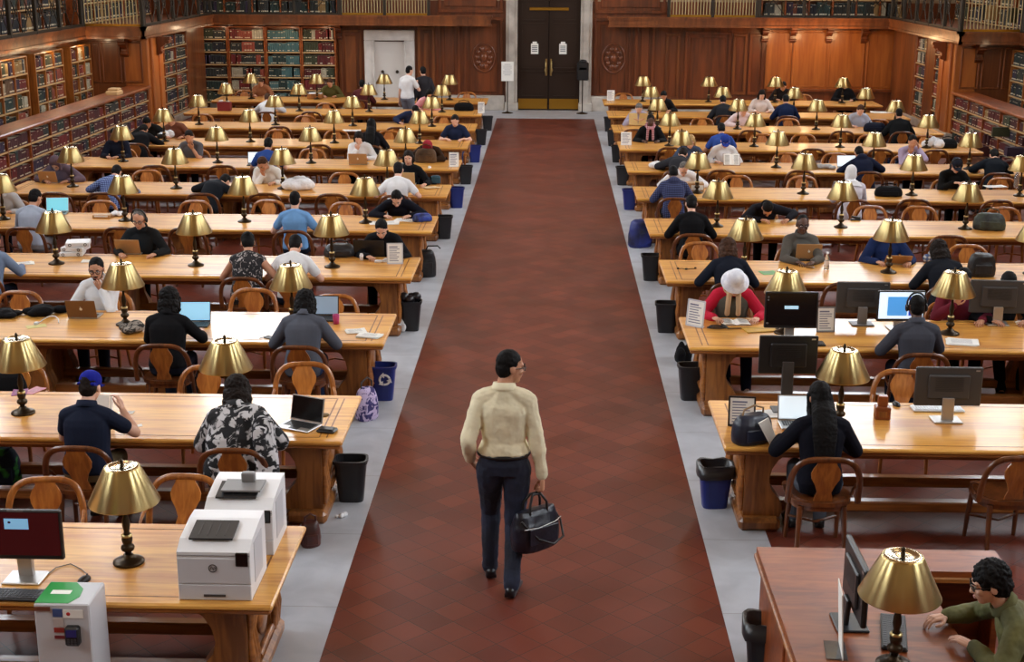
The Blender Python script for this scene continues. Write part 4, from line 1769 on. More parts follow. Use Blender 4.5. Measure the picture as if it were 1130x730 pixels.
    if topkind == 'hoodie':
        Mx = Matrix.Translation(J['nb']) @ J['Rc'].to_4x4()
        t.ell((0, -.085, .0), (.10, .05, .065), M=Mx)
        for s in (-1, 1):
            t.ell((s*.075, -.03, .0), (.04, .07, .04), M=Mx)
    soft(t.build({'shirt': 'shirt', 'tee': 't_shirt', 'jacket': 'jacket', 'hoodie': 'hoodie', 'sweater': 'sweater', 'dress': 'dress'}[topkind], top, root), voxel, 7, fold, .09)
    if det or voxel < .009:
        q = MB()
        n_ = 20
        Rm = J['Rc']
        nb_ = J['nb']
        rr_ = []
        for r_, z_ in ((.060, .000), (.064, .052), (.070, .054), (.084, .004)):
            rr_.append([nb_+Rm @ Vector(((r_*sc+g*.5)*math.cos(a/n_*2*PI), (r_*sc+g*.5)*math.sin(a/n_*2*PI), z_-.014*math.sin(a/n_*2*PI))) for a in range(n_)])
        vs_ = [v for r_ in rr_ for v in r_]
        fs_ = [(i*n_+k, i*n_+(k+1) % n_, (i+1)*n_+(k+1) % n_, (i+1)*n_+k) for i in range(3) for k in range(n_)]
        q.add(vs_, fs_, 0, True)
        q.build('collar', top, root)
    # ---- trousers and shoes
    l = MB()
    gg = g
    ls = trunk_secs(J, gg*.75, w, fat)[:3]
    if tucked:
        c, ax, ay, a, bb = ls[2]
        ls.append((Vector(c)+Vector((0, 0, .012)), ax, ay, a+.002, bb+.002))
    loft(l, ls)
    for i in (0, 1):
        cone(l, J['hip'][i], .092*sc*fat+gg, J['kn'][i], .060*sc+gg)
        cone(l, J['kn'][i], .060*sc+gg, J['an'][i]+Vector((0, 0, .0)), .046*sc+gg)
    soft(l.build('trousers', bottom, root), voxel, 4, fold*.8, .09)
    for i in (0, 1):
        a, fdv = J['an'][i], J['fd'][i]
        s = MB()
        zf = a.z-.075
        dn = 0 if J['sit'] or True else 0
        up_ = Vector((0, 0, 1))
        hl = a-fdv*.035
        cone(s, Vector((hl.x, hl.y, zf+.045)), .042, a+Vector((0, 0, -.03)), .044)
        toe = a+fdv*.165
        cone(s, Vector((a.x, a.y, zf+.045)), .044, Vector((toe.x, toe.y, zf+.034)), .034)
        s.box((0, 0, 0), (.08, .27, .03), M=Matrix.Translation((a.x+fdv.x*.07, a.y+fdv.y*.07, zf+.016)) @ Matrix.Rotation(math.atan2(-fdv.x, fdv.y), 4, 'Z'))
        soft(s.build('shoe', shoe, root), max(voxel, .008), 3)
    # ---- extras
    if belt:
        q = MB()
        sp = trunk_secs(J, g+.004, w, fat)
        c, ax, ay, a, bb = sp[2]
        ring = [Vector(c)+Vector(ax)*a*math.cos(k/24*2*PI)+Vector(ay)*bb*math.sin(k/24*2*PI)+Vector((0, 0, .0)) for k in range(25)]
        q.tube(ring, .018, 6, flat=1, caps=False)
        q.build('belt', belt, root)
    if glasses:
        q = MB()
        for s in (-1, 1):
            ring = [HP(s*.033+.0235*math.cos(a/14*2*PI), .101-abs(s*.033+.0235*math.cos(a/14*2*PI))*.16, .008+.0185*math.sin(a/14*2*PI)) for a in range(15)]
            q.tube(ring, .0032, 6, caps=False)
            q.tube([HP(s*.056, .092, .014), HP(s*.078, .04, .012), HP(s*.082, -.02, .008)], .0032, 6)
        q.tube([HP(-.011, .1, .012), HP(0, .103, .015), HP(.011, .1, .012)], .003, 6)
        q.build('glasses', M_frame, root)
    if cap:
        q = MB()
        q.ell((0, -.015, .062), (.088, .103, .082), M=H4)
        q.box((0, -.015, .022), (.15, .17, .02), M=H4)
        q2 = MB()
        o = soft(q.build('cap', cap, root), .007, 3)
        br = []
        for k in range(13):
            a = PI*k/12
            br.append((.072*math.cos(a), .075+.085*math.sin(a)))
        br = br+[(-.06, .05), (.06, .05)]
        q2.prism(br, 'z', .038, .046, M=H4 @ Matrix.Rotation(R(-6), 4, 'X'))
        q2.build('cap_brim', cap, o)
    if hat:
        q = MB()
        q.lathe([(0, .165), (.05, .162), (.082, .14), (.096, .09), (.1, .045), (.115, .028), (.15, .0), (.152, -.004), (.145, -.004), (.11, .02), (.09, .035), (.086, .09), (.05, .15), (0, .155)], 28, M=H4 @ Matrix.Translation((0, -.012, .02)) @ Matrix.Rotation(R(-4), 4, 'X'))
        q.build('hat', hat, root)
    if phones:
        q = MB()
        for s in (-1, 1):
            q.ell((s*.094, -.008, -.002), (.018, .034, .042), M=H4, n=14, m=8)
        q.tube([HP(.094*math.cos(a/12*PI), -.01, .03+.118*math.sin(a/12*PI)) for a in range(13)], .011, 8)
        q.build('headphones', M_black, root)
    if hijab:
        q = MB()
        q.ell((0, -.02, .036), (.09, .105, .1), M=H4)
        q.ell((0, -.04, -.03), (.088, .085, .1), M=H4)
        for s in (-1, 1):
            cone(q, HP(s*.07, .02, .02), .026, HP(s*.055, .05, -.1), .03)
        cone(q, HP(0, .03, -.125), .045, J['nb']+J['Rc'] @ Vector((0, .05, -.07)), .075)
        loft(q, [(J['nb']+J['Rc'] @ Vector((0, -.01, .04)), J['Rc'] @ Vector((1, 0, 0)), J['Rc'] @ Vector((0, 1, 0)), .09, .085), (J['chest']+J['Rc'] @ Vector((0, -.01, .1)), J['Rc'] @ Vector((1, 0, 0)), J['Rc'] @ Vector((0, 1, 0)), .19, .125)])
        soft(q.build('headscarf', hijab, root), voxel, 4)
    if hood:
        q = MB()
        q.ell((0, -.03, .036), (.098, .108, .11), M=H4)
        q.ell((0, -.05, -.03), (.092, .085, .11), M=H4)
        for s in (-1, 1):
            cone(q, HP(s*.082, .03, .05), .02, HP(s*.06, .05, -.1), .024)
        soft(q.build('hood', hood, root), voxel, 4)
    if scarf:
        q = MB()
        c0 = J['nb']+J['Rc'] @ Vector((0, .01, .03))
        q.tube([c0+J['Rc'] @ Vector((.085*math.cos(a/14*2*PI), .085*math.sin(a/14*2*PI), -.02*math.sin(a/14*2*PI))) for a in range(15)], .032, 8)
        for s in (-1, 1):
            cone(q, J['nb']+J['Rc'] @ Vector((s*.05, .1, .0)), .03, J['chest']+J['Rc'] @ Vector((s*.06, .14, -.06)), .03)
        soft(q.build('scarf', scarf, root), voxel, 3)
    if vest:
        q = MB()
        loft(q, trunk_secs(J, g+.012, w, fat)[1:8])
        for i in (0, 1):
            cone(q, J['nb']+J['Rc'] @ Vector((0, -.01, -.02)), .05+g, J['nb'].lerp(J['sh'][i], .75), .055+g)
        soft(q.build('vest', vest, root), voxel, 4)
    return root


def seat_pos(k, s, side, px, dy=0.):
    y = (yf(k)-.19-dy) if side == 'n' else (yb(k)+.19+dy)
    return Vector((xat(px, y, 1.0), y, 0))


def sit(k, s, side, px, label, J=None, dy=0., yaw=0, **kw):
    p = seat_pos(k, s, side, px, dy)
    rz = (0 if side == 'n' else PI)+R(yaw)
    far = k >= 6
    kw.setdefault('voxel', .0085 if k <= 3 else .010 if k <= 5 else .013 if k <= 8 else .016)
    kw.setdefault('g', .011 if k <= 5 else .014 if k <= 8 else .018)
    kw.setdefault('face', True)
    kw.setdefault('det', side == 'f' and k <= 6)
    o = person(p, rz, J or seated(), label, **kw)
    o['seat'] = (k, s, 0 if side == 'n' else 1)
    return o
# ================================================================ who sits where
F = fabric
denim = fabric(44, 60, 98)
dden = fabric(34, 40, 58)
blk = fabric(24, 24, 28)
navy = fabric(28, 34, 54)
whi = fabric(228, 228, 230)
khaki = fabric(120, 104, 78)
# poses
TYPE = lambda **k: seated(**{**dict(lean=12, hp=18, wl=(-.10, .42, .80), wr=(.10, .42, .80)), **k})
READ = lambda **k: seated(**{**dict(lean=20, hp=26, wl=(-.17, .36, .80), wr=(.17, .36, .80)), **k})
DEEP = lambda **k: seated(**{**dict(lean=30, hp=34, wl=(-.20, .40, .80), wr=(.18, .42, .80), el=(-1.2, 0, -.6), er=(1.2, 0, -.6)), **k})
SLUMP = lambda **k: seated(**{**dict(lean=44, hp=40, neck=16, wl=(-.05, .52, .81), wr=(.10, .50, .81), el=(-1.5, .2, -.4), er=(1.5, .2, -.4)), **k})

# ---- the walking man
J = standing(sc=1.05, lean=2, hp=8, hy=-62, twist=-4, wl=(-.25, .07, .98), wr=(.285, -.02, .865), el=(-.25, -1, 0), er=(.6, -1, 0), hl='rest', hr_='grip',
             dl=((.35, .6, -.75), (1, .1, .3)), dr=((.04, .05, -1), (-1, 0, 0)), an=[(-.105, .16, .085), (.065, -.17, .085)], fd=((-.18, 1, 0), (.22, 1, 0)), z0=.925)
MAN = person((-.30, 9.50, 0), 0, J, 'man walking up the aisle in a cream shirt and jeans carrying a dark bag', 'tan', 'black', 'short', F(232, 222, 190), 'long', 'shirt', mottled('dark_jeans', srgb(30, 38, 62), srgb(18, 22, 36), 4, .85, .35), mat('black_leather', srgb(18, 18, 24), .3),
             voxel=.006, glasses=True, belt=M_black, fold=.022, w=.96, g=.011, tucked=True)
# his bag
bw = MAN.location+J['wr'][1]+Vector((0.0, .01, -.08))
bg = empty('shoulder_bag', (bw.x-.05, bw.y-.03, .335), R(38), 'dark navy bag hanging from the walking man\'s hand', 'bag')
q = MB()
sec = [(-.20, .05, .23), (-.215, .075, .19), (-.205, .10, .10), (-.17, .10, .03), (0, .11, .0)]
loft(q, [((0, 0, z), (1, 0, 0), (0, 1, 0), a, b) for z, a, b in ((.0, .17, .085), (.02, .195, .10), (.10, .205, .11), (.20, .20, .095), (.28, .18, .06), (.31, .165, .035))], 24)
soft(q.build('bag_body', mottled('bag_nylon', srgb(26, 28, 44), srgb(14, 15, 26), 8, .35, .3), bg), .008, 3, .01, .08)
for sy in (-.045, .045):
    MB().tube([(-.08, sy, .27), (-.075, sy*.9, .36), (-.035, sy*.3, .425), (.035, sy*.3, .425), (.075, sy*.9, .36), (.08, sy, .27)], .010, 8).build('handle', M_black, bg)
MB().box((0, -.112, .14), (.26, .012, .13), bev=.005).build('front_pocket', mottled('bag_nylon', 0, 0), bg)
MB().tube([(-.17, -.1, .21), (-.05, -.115, .205), (.1, -.112, .22), (.18, -.08, .23)], .004, 5).build('zip', M_silver, bg)
MB().tube([(.17, 0, .27), (.215, -.03, .18), (.20, -.09, .07), (.08, -.125, .05), (-.06, -.125, .12), (-.17, -.06, .26)], .009, 6).build('strap', M_black, bg)

# ---- woman at the staff desk
p = Vector((2.84, 7.22, 0))
J = seated(lean=26, hp=2, hy=-4, side=0, twist=0, wl=(-.10, .40, .81), wr=(.25, .48, .815), el=(-1, .2, -.8), er=(1, -.2, -.6), hl='flat', hr_='rest', sc=1.0)
DW = person(p, PI/2-.06, J, 'woman in an olive jacket and dark glasses seated at the staff desk', 'light', 'black', 'curly', mottled('olive_cotton', srgb(104, 102, 56), srgb(80, 80, 44), 6, .8, .3), 'long', 'jacket', navy, voxel=.006, glasses=True, fat=1.15, fold=.02, det=True)

# ---- printer side (left of the aisle)
S = -1
sit(2, S, 'n', 93, 'man in a navy t-shirt and royal blue cap holding up a booklet', READ(lean=9, hp=16, hy=-8, wr=(.20, .34, .96), wl=(-.10, .40, .80), dr=((-.35, .5, .8), (-1, .3, 0))), skin='light', hair='dark', top=F(34, 42, 66), sleeve='short', topkind='tee', bottom=khaki, cap=fabric(26, 34, 140), fat=1.1, voxel=.007)
sit(2, S, 'n', 262, 'woman in a black and white patterned shawl bent over her table', READ(lean=17, hp=26, side=-5), skin='light', hair='dark', style='full', top=pattern_fabric('patterned_shawl', srgb(20, 20, 24), srgb(196, 194, 196), 11, .52), topkind='sweater', bottom=blk, fat=1.42, w=1.12, voxel=.007, g=.028)
sit(3, S, 'n', 183, 'long haired woman in a black top typing at a bright laptop', TYPE(lean=10, wr=(.24, .44, .80)), skin='light', hair='black', style='full', top=blk, sleeve='34', topkind='tee', bottom=dden, fat=1.08)
sit(3, S, 'n', 333, 'woman in a grey sweater with long dark hair, back to us', READ(lean=15), skin='light', hair='black', style='full', top=F(92, 96, 108), topkind='sweater', bottom=denim, fat=1.06)
sit(3, S, 'f', 112, 'bearded man in a white shirt and glasses with his hand at his chin', seated(lean=8, hp=10, hy=6, wl='chin', wr=(.17, .38, .81)), skin='tan', hair='black', top=whi, sleeve='long', bottom=dden, glasses=True, beard=True, voxel=.007)
sit(4, S, 'n', 271, 'woman in a sleeveless black patterned dress with her hair up', READ(lean=18, hp=22, hy=14, wr=(.24, .30, .82)), skin='tan', hair='black', style='bun', top=pattern_fabric('patterned_dress', srgb(22, 20, 24), srgb(168, 160, 158), 22, .60), sleeve='none', topkind='dress', bottom=pattern_fabric('patterned_dress', 0, 0), fat=1.12)
sit(4, S, 'n', 321, 'man in a plain white t-shirt seated beside the patterned dress', READ(lean=22, hp=30), skin='light', hair='black', top=whi, sleeve='short', topkind='tee', bottom=dden)
sit(4, S, 'f', 158, 'man in a black sweater and headphones at a tan laptop', TYPE(lean=6, hp=16, wl=(-.24, .36, .8), wr=(.2, .36, .8)), skin='tan', hair='grey', style='buzz', top=F(34, 36, 38), topkind='sweater', bottom=blk, phones=True, glasses=True, fat=1.12)
sit(4, S, 'f', 424, 'dark haired man in a black jacket behind an open black laptop', READ(lean=18, hp=30), skin='light', hair='black', top=F(24, 26, 32), topkind='jacket', bottom=navy, legs=None) if 0 else sit(4, S, 'f', 424, 'dark haired man in a black jacket behind an open black laptop', READ(lean=18, hp=30), skin='light', hair='black', top=F(24, 26, 32), topkind='jacket', bottom=navy)
sit(4, S, 'n', -16, 'person in a blue grey shirt reaching in at the photo edge, fourth table', READ(lean=20, wr=(.25, .46, .80)), top=F(120, 136, 162), bottom=dden)
sit(5, S, 'n', 32, 'man in a pale grey blue shirt facing a bright laptop', TYPE(lean=14, hy=-20), skin='tan', hair='black', top=F(168, 178, 196), bottom=F(150, 150, 156), fat=1.05)
sit(5, S, 'n', 325, 'man in a light blue t-shirt with cropped black hair, back to us', TYPE(lean=4, hp=4, wl=(-.2, .30, .80), wr=(.2, .26, .80)), skin='light', hair='black', style='buzz', top=F(112, 158, 208), sleeve='short', topkind='tee', bottom=dden, dy=.04)
sit(5, S, 'f', 441, 'dark haired reader in a navy hoodie bent low over white papers', DEEP(lean=33, hp=30), skin='light', hair='black', top=F(24, 26, 40), topkind='hoodie', bottom=blk)
sit(5, S, 'f', 8, 'person in a pale grey shirt half hidden by a lamp at the photo edge', READ(), top=F(178, 178, 180), hair='black', bottom=dden)
sit(6, S, 'n', 226, 'person in a black jacket slumped over the table with head down', SLUMP(side=10, twist=-16), skin='light', hair='black', top=F(32, 36, 44), topkind='jacket', bottom=blk)
sit(6, S, 'n', 118, 'man in a blue plaid shirt leaning over the table', DEEP(lean=30, side=4), skin='light', hair='black', top=plaid_fabric('blue_plaid', srgb(28, 40, 84), srgb(70, 96, 160), srgb(150, 166, 200)), bottom=dden)
sit(6, S, 'n', 438, 'man in a white t-shirt sitting across from a smiling woman', READ(lean=16, hp=16, wl=(-.3, .28, .8), wr=(.3, .28, .8)), skin='light', hair='black', top=whi, sleeve='short', topkind='tee', bottom=whi)
sit(6, S, 'f', 452, 'smiling dark haired woman in a black top at a tan laptop', TYPE(lean=12, hp=6, wl=(-.3, .40, .80)), skin='light', hair='dark', style='bob', top=blk, topkind='tee', bottom=dden)
sit(6, S, 'f', 297, 'person in a white hoodie resting the head on one hand', READ(lean=26, hp=28, hy=-20, wr='chin'), skin='tan', hair='brown', top=F(222, 218, 212), topkind='hoodie', bottom=khaki)
sit(6, S, 'f', 70, 'person in a dusty mauve hoodie hunched behind a tan laptop', DEEP(lean=26, hp=38), skin='tan', hair='dark', top=F(110, 92, 104), topkind='hoodie', hood=F(110, 92, 104), bottom=dden)
sit(7, S, 'n', 294, 'person in a blue t-shirt looking at a small bright screen', READ(lean=12), skin='tan', hair='black', top=F(44, 72, 138), sleeve='short', topkind='tee', bottom=dden)
sit(7, S, 'f', 398, 'brown haired woman in a white blouse behind a tan laptop', READ(lean=16, hp=24, wr='chin'), skin='light', hair='dark', style='bob', top=whi, bottom=dden)
sit(7, S, 'f', 474, 'person in a red knit hat and dark brown coat bent over the table', SLUMP(lean=32, hp=40), skin='tan', hair='dark', top=F(66, 44, 28), topkind='jacket', hood=F(160, 44, 58), bottom=blk)
sit(7, S, 'f', 213, 'man in a grey t-shirt holding his chin, behind the sixth table', READ(lean=18, hp=20, wl='chin'), skin='tan', hair='dark', top=F(98, 98, 106), sleeve='short', topkind='tee', bottom=dden)
sit(7, S, 'f', 131, 'person in dark navy clothes behind a tan laptop, by the low bookcase', TYPE(), skin='tan', hair='black', top=navy, topkind='hoodie', bottom=blk)
sit(8, S, 'n', 152, 'person in a black coat seen from behind near the low bookcase', DEEP(lean=36, hp=36), hair='black', top=blk, topkind='jacket', bottom=blk)
sit(8, S, 'n', 409, 'woman with long black hair sitting with her back to us', READ(lean=10, hp=8), hair='black', style='vlong', top=F(30, 28, 34), topkind='sweater', bottom=blk)
sit(8, S, 'f', 503, 'man in a navy polo shirt sitting close to the aisle', READ(lean=16, hp=22), skin='light', hair='black', top=F(32, 44, 76), sleeve='short', topkind='shirt', bottom=denim)
sit(8, S, 'f', 168, 'person in a charcoal jacket by a white paper bag', DEEP(lean=28), hair='black', top=F(38, 40, 42), topkind='jacket', bottom=blk)
sit(8, S, 'f', 197, 'person in a rust brown jacket leaning over the table', READ(side=8), skin='tan', hair='brown', top=F(128, 80, 62), topkind='jacket', bottom=dden)
sit(9, S, 'f', 452, 'black haired person in a navy sweater leaning to one side', DEEP(side=-10, twist=12), hair='black', top=F(36, 46, 80), topkind='sweater', bottom=blk)
sit(10, S, 'n', 296, 'person in a bright white shirt, back to us, far table', DEEP(lean=24, side=-8), hair='brown', top=whi, bottom=khaki)
sit(10, S, 'f', 471, 'woman in a pink checked shirt with dark hair', READ(twist=20), hair='black', style='bob', top=plaid_fabric('pink_check', srgb(196, 90, 110), srgb(220, 150, 160), srgb(240, 214, 216), 90), bottom=dden)
sit(11, S, 'n', 399, 'dark haired person in a dark red top before the marble doorway', READ(lean=8, hp=4), hair='black', top=F(92, 40, 42), topkind='sweater', bottom=blk)
person((xat(450, 36.2, 1.2), 36.05, 0), R(-30), standing(hp=12, hy=-20, wr=(.12, .26, 1.25), dr=((-.3, .3, .9), (0, 1, 0)), er=(1, -.3, -1)), 'standing man in a white t-shirt beside the marble doorway', 'light', 'black', 'short', whi, 'short', 'tee', F(120, 124, 136), voxel=.016, g=.018, det=False)
person((xat(467, 36.2, 1.2), 36.45, 0), R(20), standing(hp=14, sc=.97), 'standing person in a dark grey top behind the man in white', 'light', 'black', 'short', F(58, 56, 62), 'long', 'sweater', dden, voxel=.016, g=.018, det=False)
sit(11, S, 'f', 290, 'person half hidden by lamps at the far table in front of the end bookcase', READ(), hair='brown', top=F(150, 100, 70), topkind='sweater', bottom=dden)
sit(11, S, 'f', 366, 'person in an olive top at the far table before the end bookcase', READ(), hair='brown', top=F(96, 92, 50), topkind='sweater', bottom=dden)

# ---- staff desk side (right of the aisle)
S = 1
sit(2, S, 'n', 908, 'woman with very long black hair in a dark navy top', READ(lean=8, hp=14, hy=10, wl=(-.26, .34, .80)), skin='tan', hair='black', style='vlong', top=F(22, 24, 38), topkind='sweater', bottom=F(96, 104, 116), voxel=.007, dy=.02)
sit(3, S, 'n', 1013, 'man in a grey sweater and black headphones at a bright screen', TYPE(lean=8, hp=2, wl=(-.2, .34, .8), wr=(.16, .42, .80)), skin='dark', hair='black', style='buzz', top=F(72, 74, 84), topkind='jacket', bottom=dden, phones=True, voxel=.007)
sit(3, S, 'f', 807, 'woman in a white cloche hat and red sleeves reading a book', READ(lean=14, hp=34, wl=(-.24, .36, .80), wr=(.22, .36, .80), legs='out'), skin='light', hair='blond', style='long', top=F(196, 34, 62), topkind='sweater', bottom=fabric(30, 34, 60), hat=mottled('white_felt', srgb(232, 234, 242), srgb(206, 208, 220), 20, .9), scarf=F(206, 176, 140), vest=F(92, 92, 84), voxel=.007)
sit(3, S, 'f', 1057, 'person in a maroon top behind a lamp with one hand raised', READ(lean=6, hp=24, wr=(.1, .26, .95), dr=((-.4, .3, .9), (0, 1, .2))), skin='tan', hair='black', top=F(112, 34, 50), topkind='sweater', bottom=blk)
sit(3, S, 'f', 1104, 'person in black hidden behind a monitor, dark trousered legs showing', READ(legs='out', lean=12), skin='tan', hair='black', top=blk, topkind='sweater', bottom=F(30, 32, 40))
sit(4, S, 'n', 806, 'brown haired woman in a dark navy jacket bent over her table', READ(lean=20, hp=26, wl=(-.26, .34, .80)), skin='light', hair='brown', style='full', top=F(30, 36, 52), topkind='jacket', bottom=dden, fat=1.05)
sit(4, S, 'n', 1044, 'dark haired woman in a black jacket by a blue backpack', READ(lean=18, hy=20), skin='tan', hair='dark', style='full', top=F(34, 38, 48), topkind='jacket', bottom=dden)
sit(4, S, 'f', 883, 'man in a grey jacket and glasses behind a tan laptop', TYPE(lean=4, hp=8), skin='dark', hair='black', style='buzz', top=F(98, 94, 88), topkind='jacket', bottom=blk, glasses=True)
sit(4, S, 'f', 977, 'person in a navy sweater hidden by a lamp shade, hands on the table', READ(lean=10, wl=(-.22, .40, .80)), skin='tan', hair='black', top=F(32, 48, 92), topkind='sweater', bottom=blk)
sit(5, S, 'n', 764, 'man in a black sweater with neat black hair, back to us', READ(lean=14, hp=16), skin='light', hair='black', top=F(20, 20, 24), topkind='sweater', bottom=blk)
sit(5, S, 'f', 842, 'person in a dark hooded coat slumped face down on the table', SLUMP(lean=36, hp=52, wl=(-.3, .46, .81)), skin='tan', hair='black', top=F(30, 30, 40), topkind='jacket', bottom=blk)
sit(6, S, 'n', 744, 'man in a dark blue plaid jacket with cropped dark hair', READ(lean=16), skin='dark', hair='black', style='buzz', top=plaid_fabric('dark_plaid', srgb(24, 26, 48), srgb(36, 44, 90), srgb(80, 90, 130)), topkind='hoodie', bottom=blk)
sit(6, S, 'n', 940, 'person in a long white robe and white headscarf', TYPE(lean=8, hp=4), skin='tan', hair='dark', top=F(222, 216, 224), topkind='jacket', bottom=F(220, 214, 222), hijab=whi)
sit(6, S, 'f', 752, 'pink faced person in a white shirt by an open carton', DEEP(lean=26, hp=36), skin='light', hair='grey', style='buzz', top=whi, bottom=khaki)
sit(6, S, 'f', 1050, 'man in a black sweater and dark cap holding a tan book', READ(lean=14, hp=26, wl=(-.14, .34, .90), wr=(.05, .36, .90)), skin='light', hair='dark', top=F(20, 20, 20), topkind='sweater', bottom=blk, cap=F(40, 44, 58), phones=True)
sit(7, S, 'n', 956, 'person in a navy and teal jacket beside a bright laptop', DEEP(lean=26, side=-6), hair='black', top=F(30, 38, 66), topkind='hoodie', bottom=dden)
sit(7, S, 'n', 1098, 'person in dark navy leaning by the low bookcase', DEEP(lean=30, side=10), skin='light', hair='black', top=F(26, 34, 44), topkind='jacket', bottom=blk)
sit(7, S, 'f', 1003, 'man in a lavender shirt eating with both hands at his face', READ(lean=14, hp=18, wl='temple', wr='chin'), skin='tan', hair='black', top=F(168, 158, 190), topkind='shirt', bottom=dden)
sit(7, S, 'f', 798, 'person in a white shirt and blue cap behind a propped book', READ(lean=14, hp=30), skin='light', hair='dark', top=whi, bottom=dden, cap=F(38, 62, 150))
sit(7, S, 'n', 747, 'person in a dark grey coat leaning towards a white bundle', DEEP(lean=34, side=6, twist=-14), skin='light', hair='dark', top=F(60, 60, 66), topkind='jacket', bottom=blk)
sit(7, S, 'f', 760, 'fair haired person half hidden by a lamp shade', READ(hp=20), skin='light', hair='blond', style='bob', top=F(70, 84, 110), bottom=dden)
sit(8, S, 'n', 797, 'person in a bright blue top with black hair, back to us', READ(lean=14), skin='tan', hair='black', top=F(50, 78, 150), topkind='tee', sleeve='short', bottom=dden)
sit(8, S, 'f', 717, 'person in a black coat with a red checked scarf', READ(lean=12, hp=10), skin='dark', hair='black', top=F(22, 24, 26), topkind='jacket', scarf=plaid_fabric('red_check', srgb(150, 50, 64), srgb(200, 140, 150), srgb(226, 200, 204), 60), bottom=blk, fat=1.2)
sit(9, S, 'n', 994, 'broad man in a black jacket seen from behind', READ(lean=16, hp=14), skin='tan', hair='black', style='buzz', top=F(24, 26, 28), topkind='jacket', bottom=denim, fat=1.2, w=1.1)
sit(9, S, 'f', 946, 'person in a pale blue shirt reading, hidden by a lamp', READ(), skin='light', hair='brown', top=F(174, 184, 206), bottom=dden)
sit(9, S, 'f', 818, 'person in a pale pink shirt leaning over, far table', DEEP(lean=24), skin='light', hair='dark', top=F(228, 208, 210), bottom=khaki)
sit(9, S, 'f', 704, 'person in a lilac jacket reading a cream newspaper', READ(wl=(-.14, .36, .92), wr=(.14, .36, .92)), skin='light', hair='grey', top=F(170, 164, 186), topkind='jacket', bottom=dden)
sit(9, S, 'n', 712, 'person in a black blazer with a white collar near the aisle', READ(lean=12), skin='dark', hair='black', style='bob', top=F(20, 20, 26), topkind='jacket', bottom=blk) if 0 else None
sit(10, S, 'n', 868, 'person in a dark navy jacket directly below a lamp', READ(lean=10), hair='black', top=F(26, 40, 74), topkind='jacket', bottom=blk)
sit(10, S, 'f', 839, 'dark haired woman in a white blouse at a far table', READ(lean=10), skin='light', hair='dark', style='long', top=F(226, 214, 210), bottom=dden)
sit(10, S, 'n', 799, 'person in a charcoal jacket at a far table', READ(), hair='black', top=F(46, 48, 54), topkind='jacket', bottom=blk)
sit(10, S, 'f', 731, 'person in black behind two lamps, far table', READ(), hair='black', top=blk, topkind='jacket', bottom=blk)
sit(11, S, 'f', 931, 'person in black at the farthest table below the orange panels', READ(lean=8, hp=8), skin='light', hair='black', top=blk, topkind='jacket', bottom=blk)
sit(11, S, 'f', 862, 'dark haired person beside the third lamp of the farthest table', READ(), hair='black', top=F(40, 34, 34), topkind='jacket', bottom=blk)
# loose end of the patterned shawl hanging beside the chair
sw = [o for o in COL.objects if o.get('label', '').startswith('woman in a black and white patterned')][0]
q = MB()
cone(q, (.20, -.03, 1.0), .09, (.27, -.16, .66), .085)
cone(q, (.27, -.16, .66), .085, (.31, -.22, .22), .06)
cone(q, (.20, -.14, .95), .06, (.24, -.24, .5), .05)
soft(q.build('shawl_end', pattern_fabric('patterned_shawl', 0, 0), sw), .009, 5, .02, .08)
bake_soft()
# ================================================================ chairs: occupied, then empty ones
SEATS = []                      # (k, s, side, x, chair object, occupied)
def put_chair(k, s, side, x, y, rz, occ, dark):
    src = CH_D if dark else CH_L
    if src not in CH_USED:
        CH_USED.add(src)
        src.location, src.rotation_euler.z = (x, y, 0), rz
        o = src
    else:
        o = copy_tree(src, (x, y, 0), rz)
    SEATS.append((k, s, side, x, o, occ))


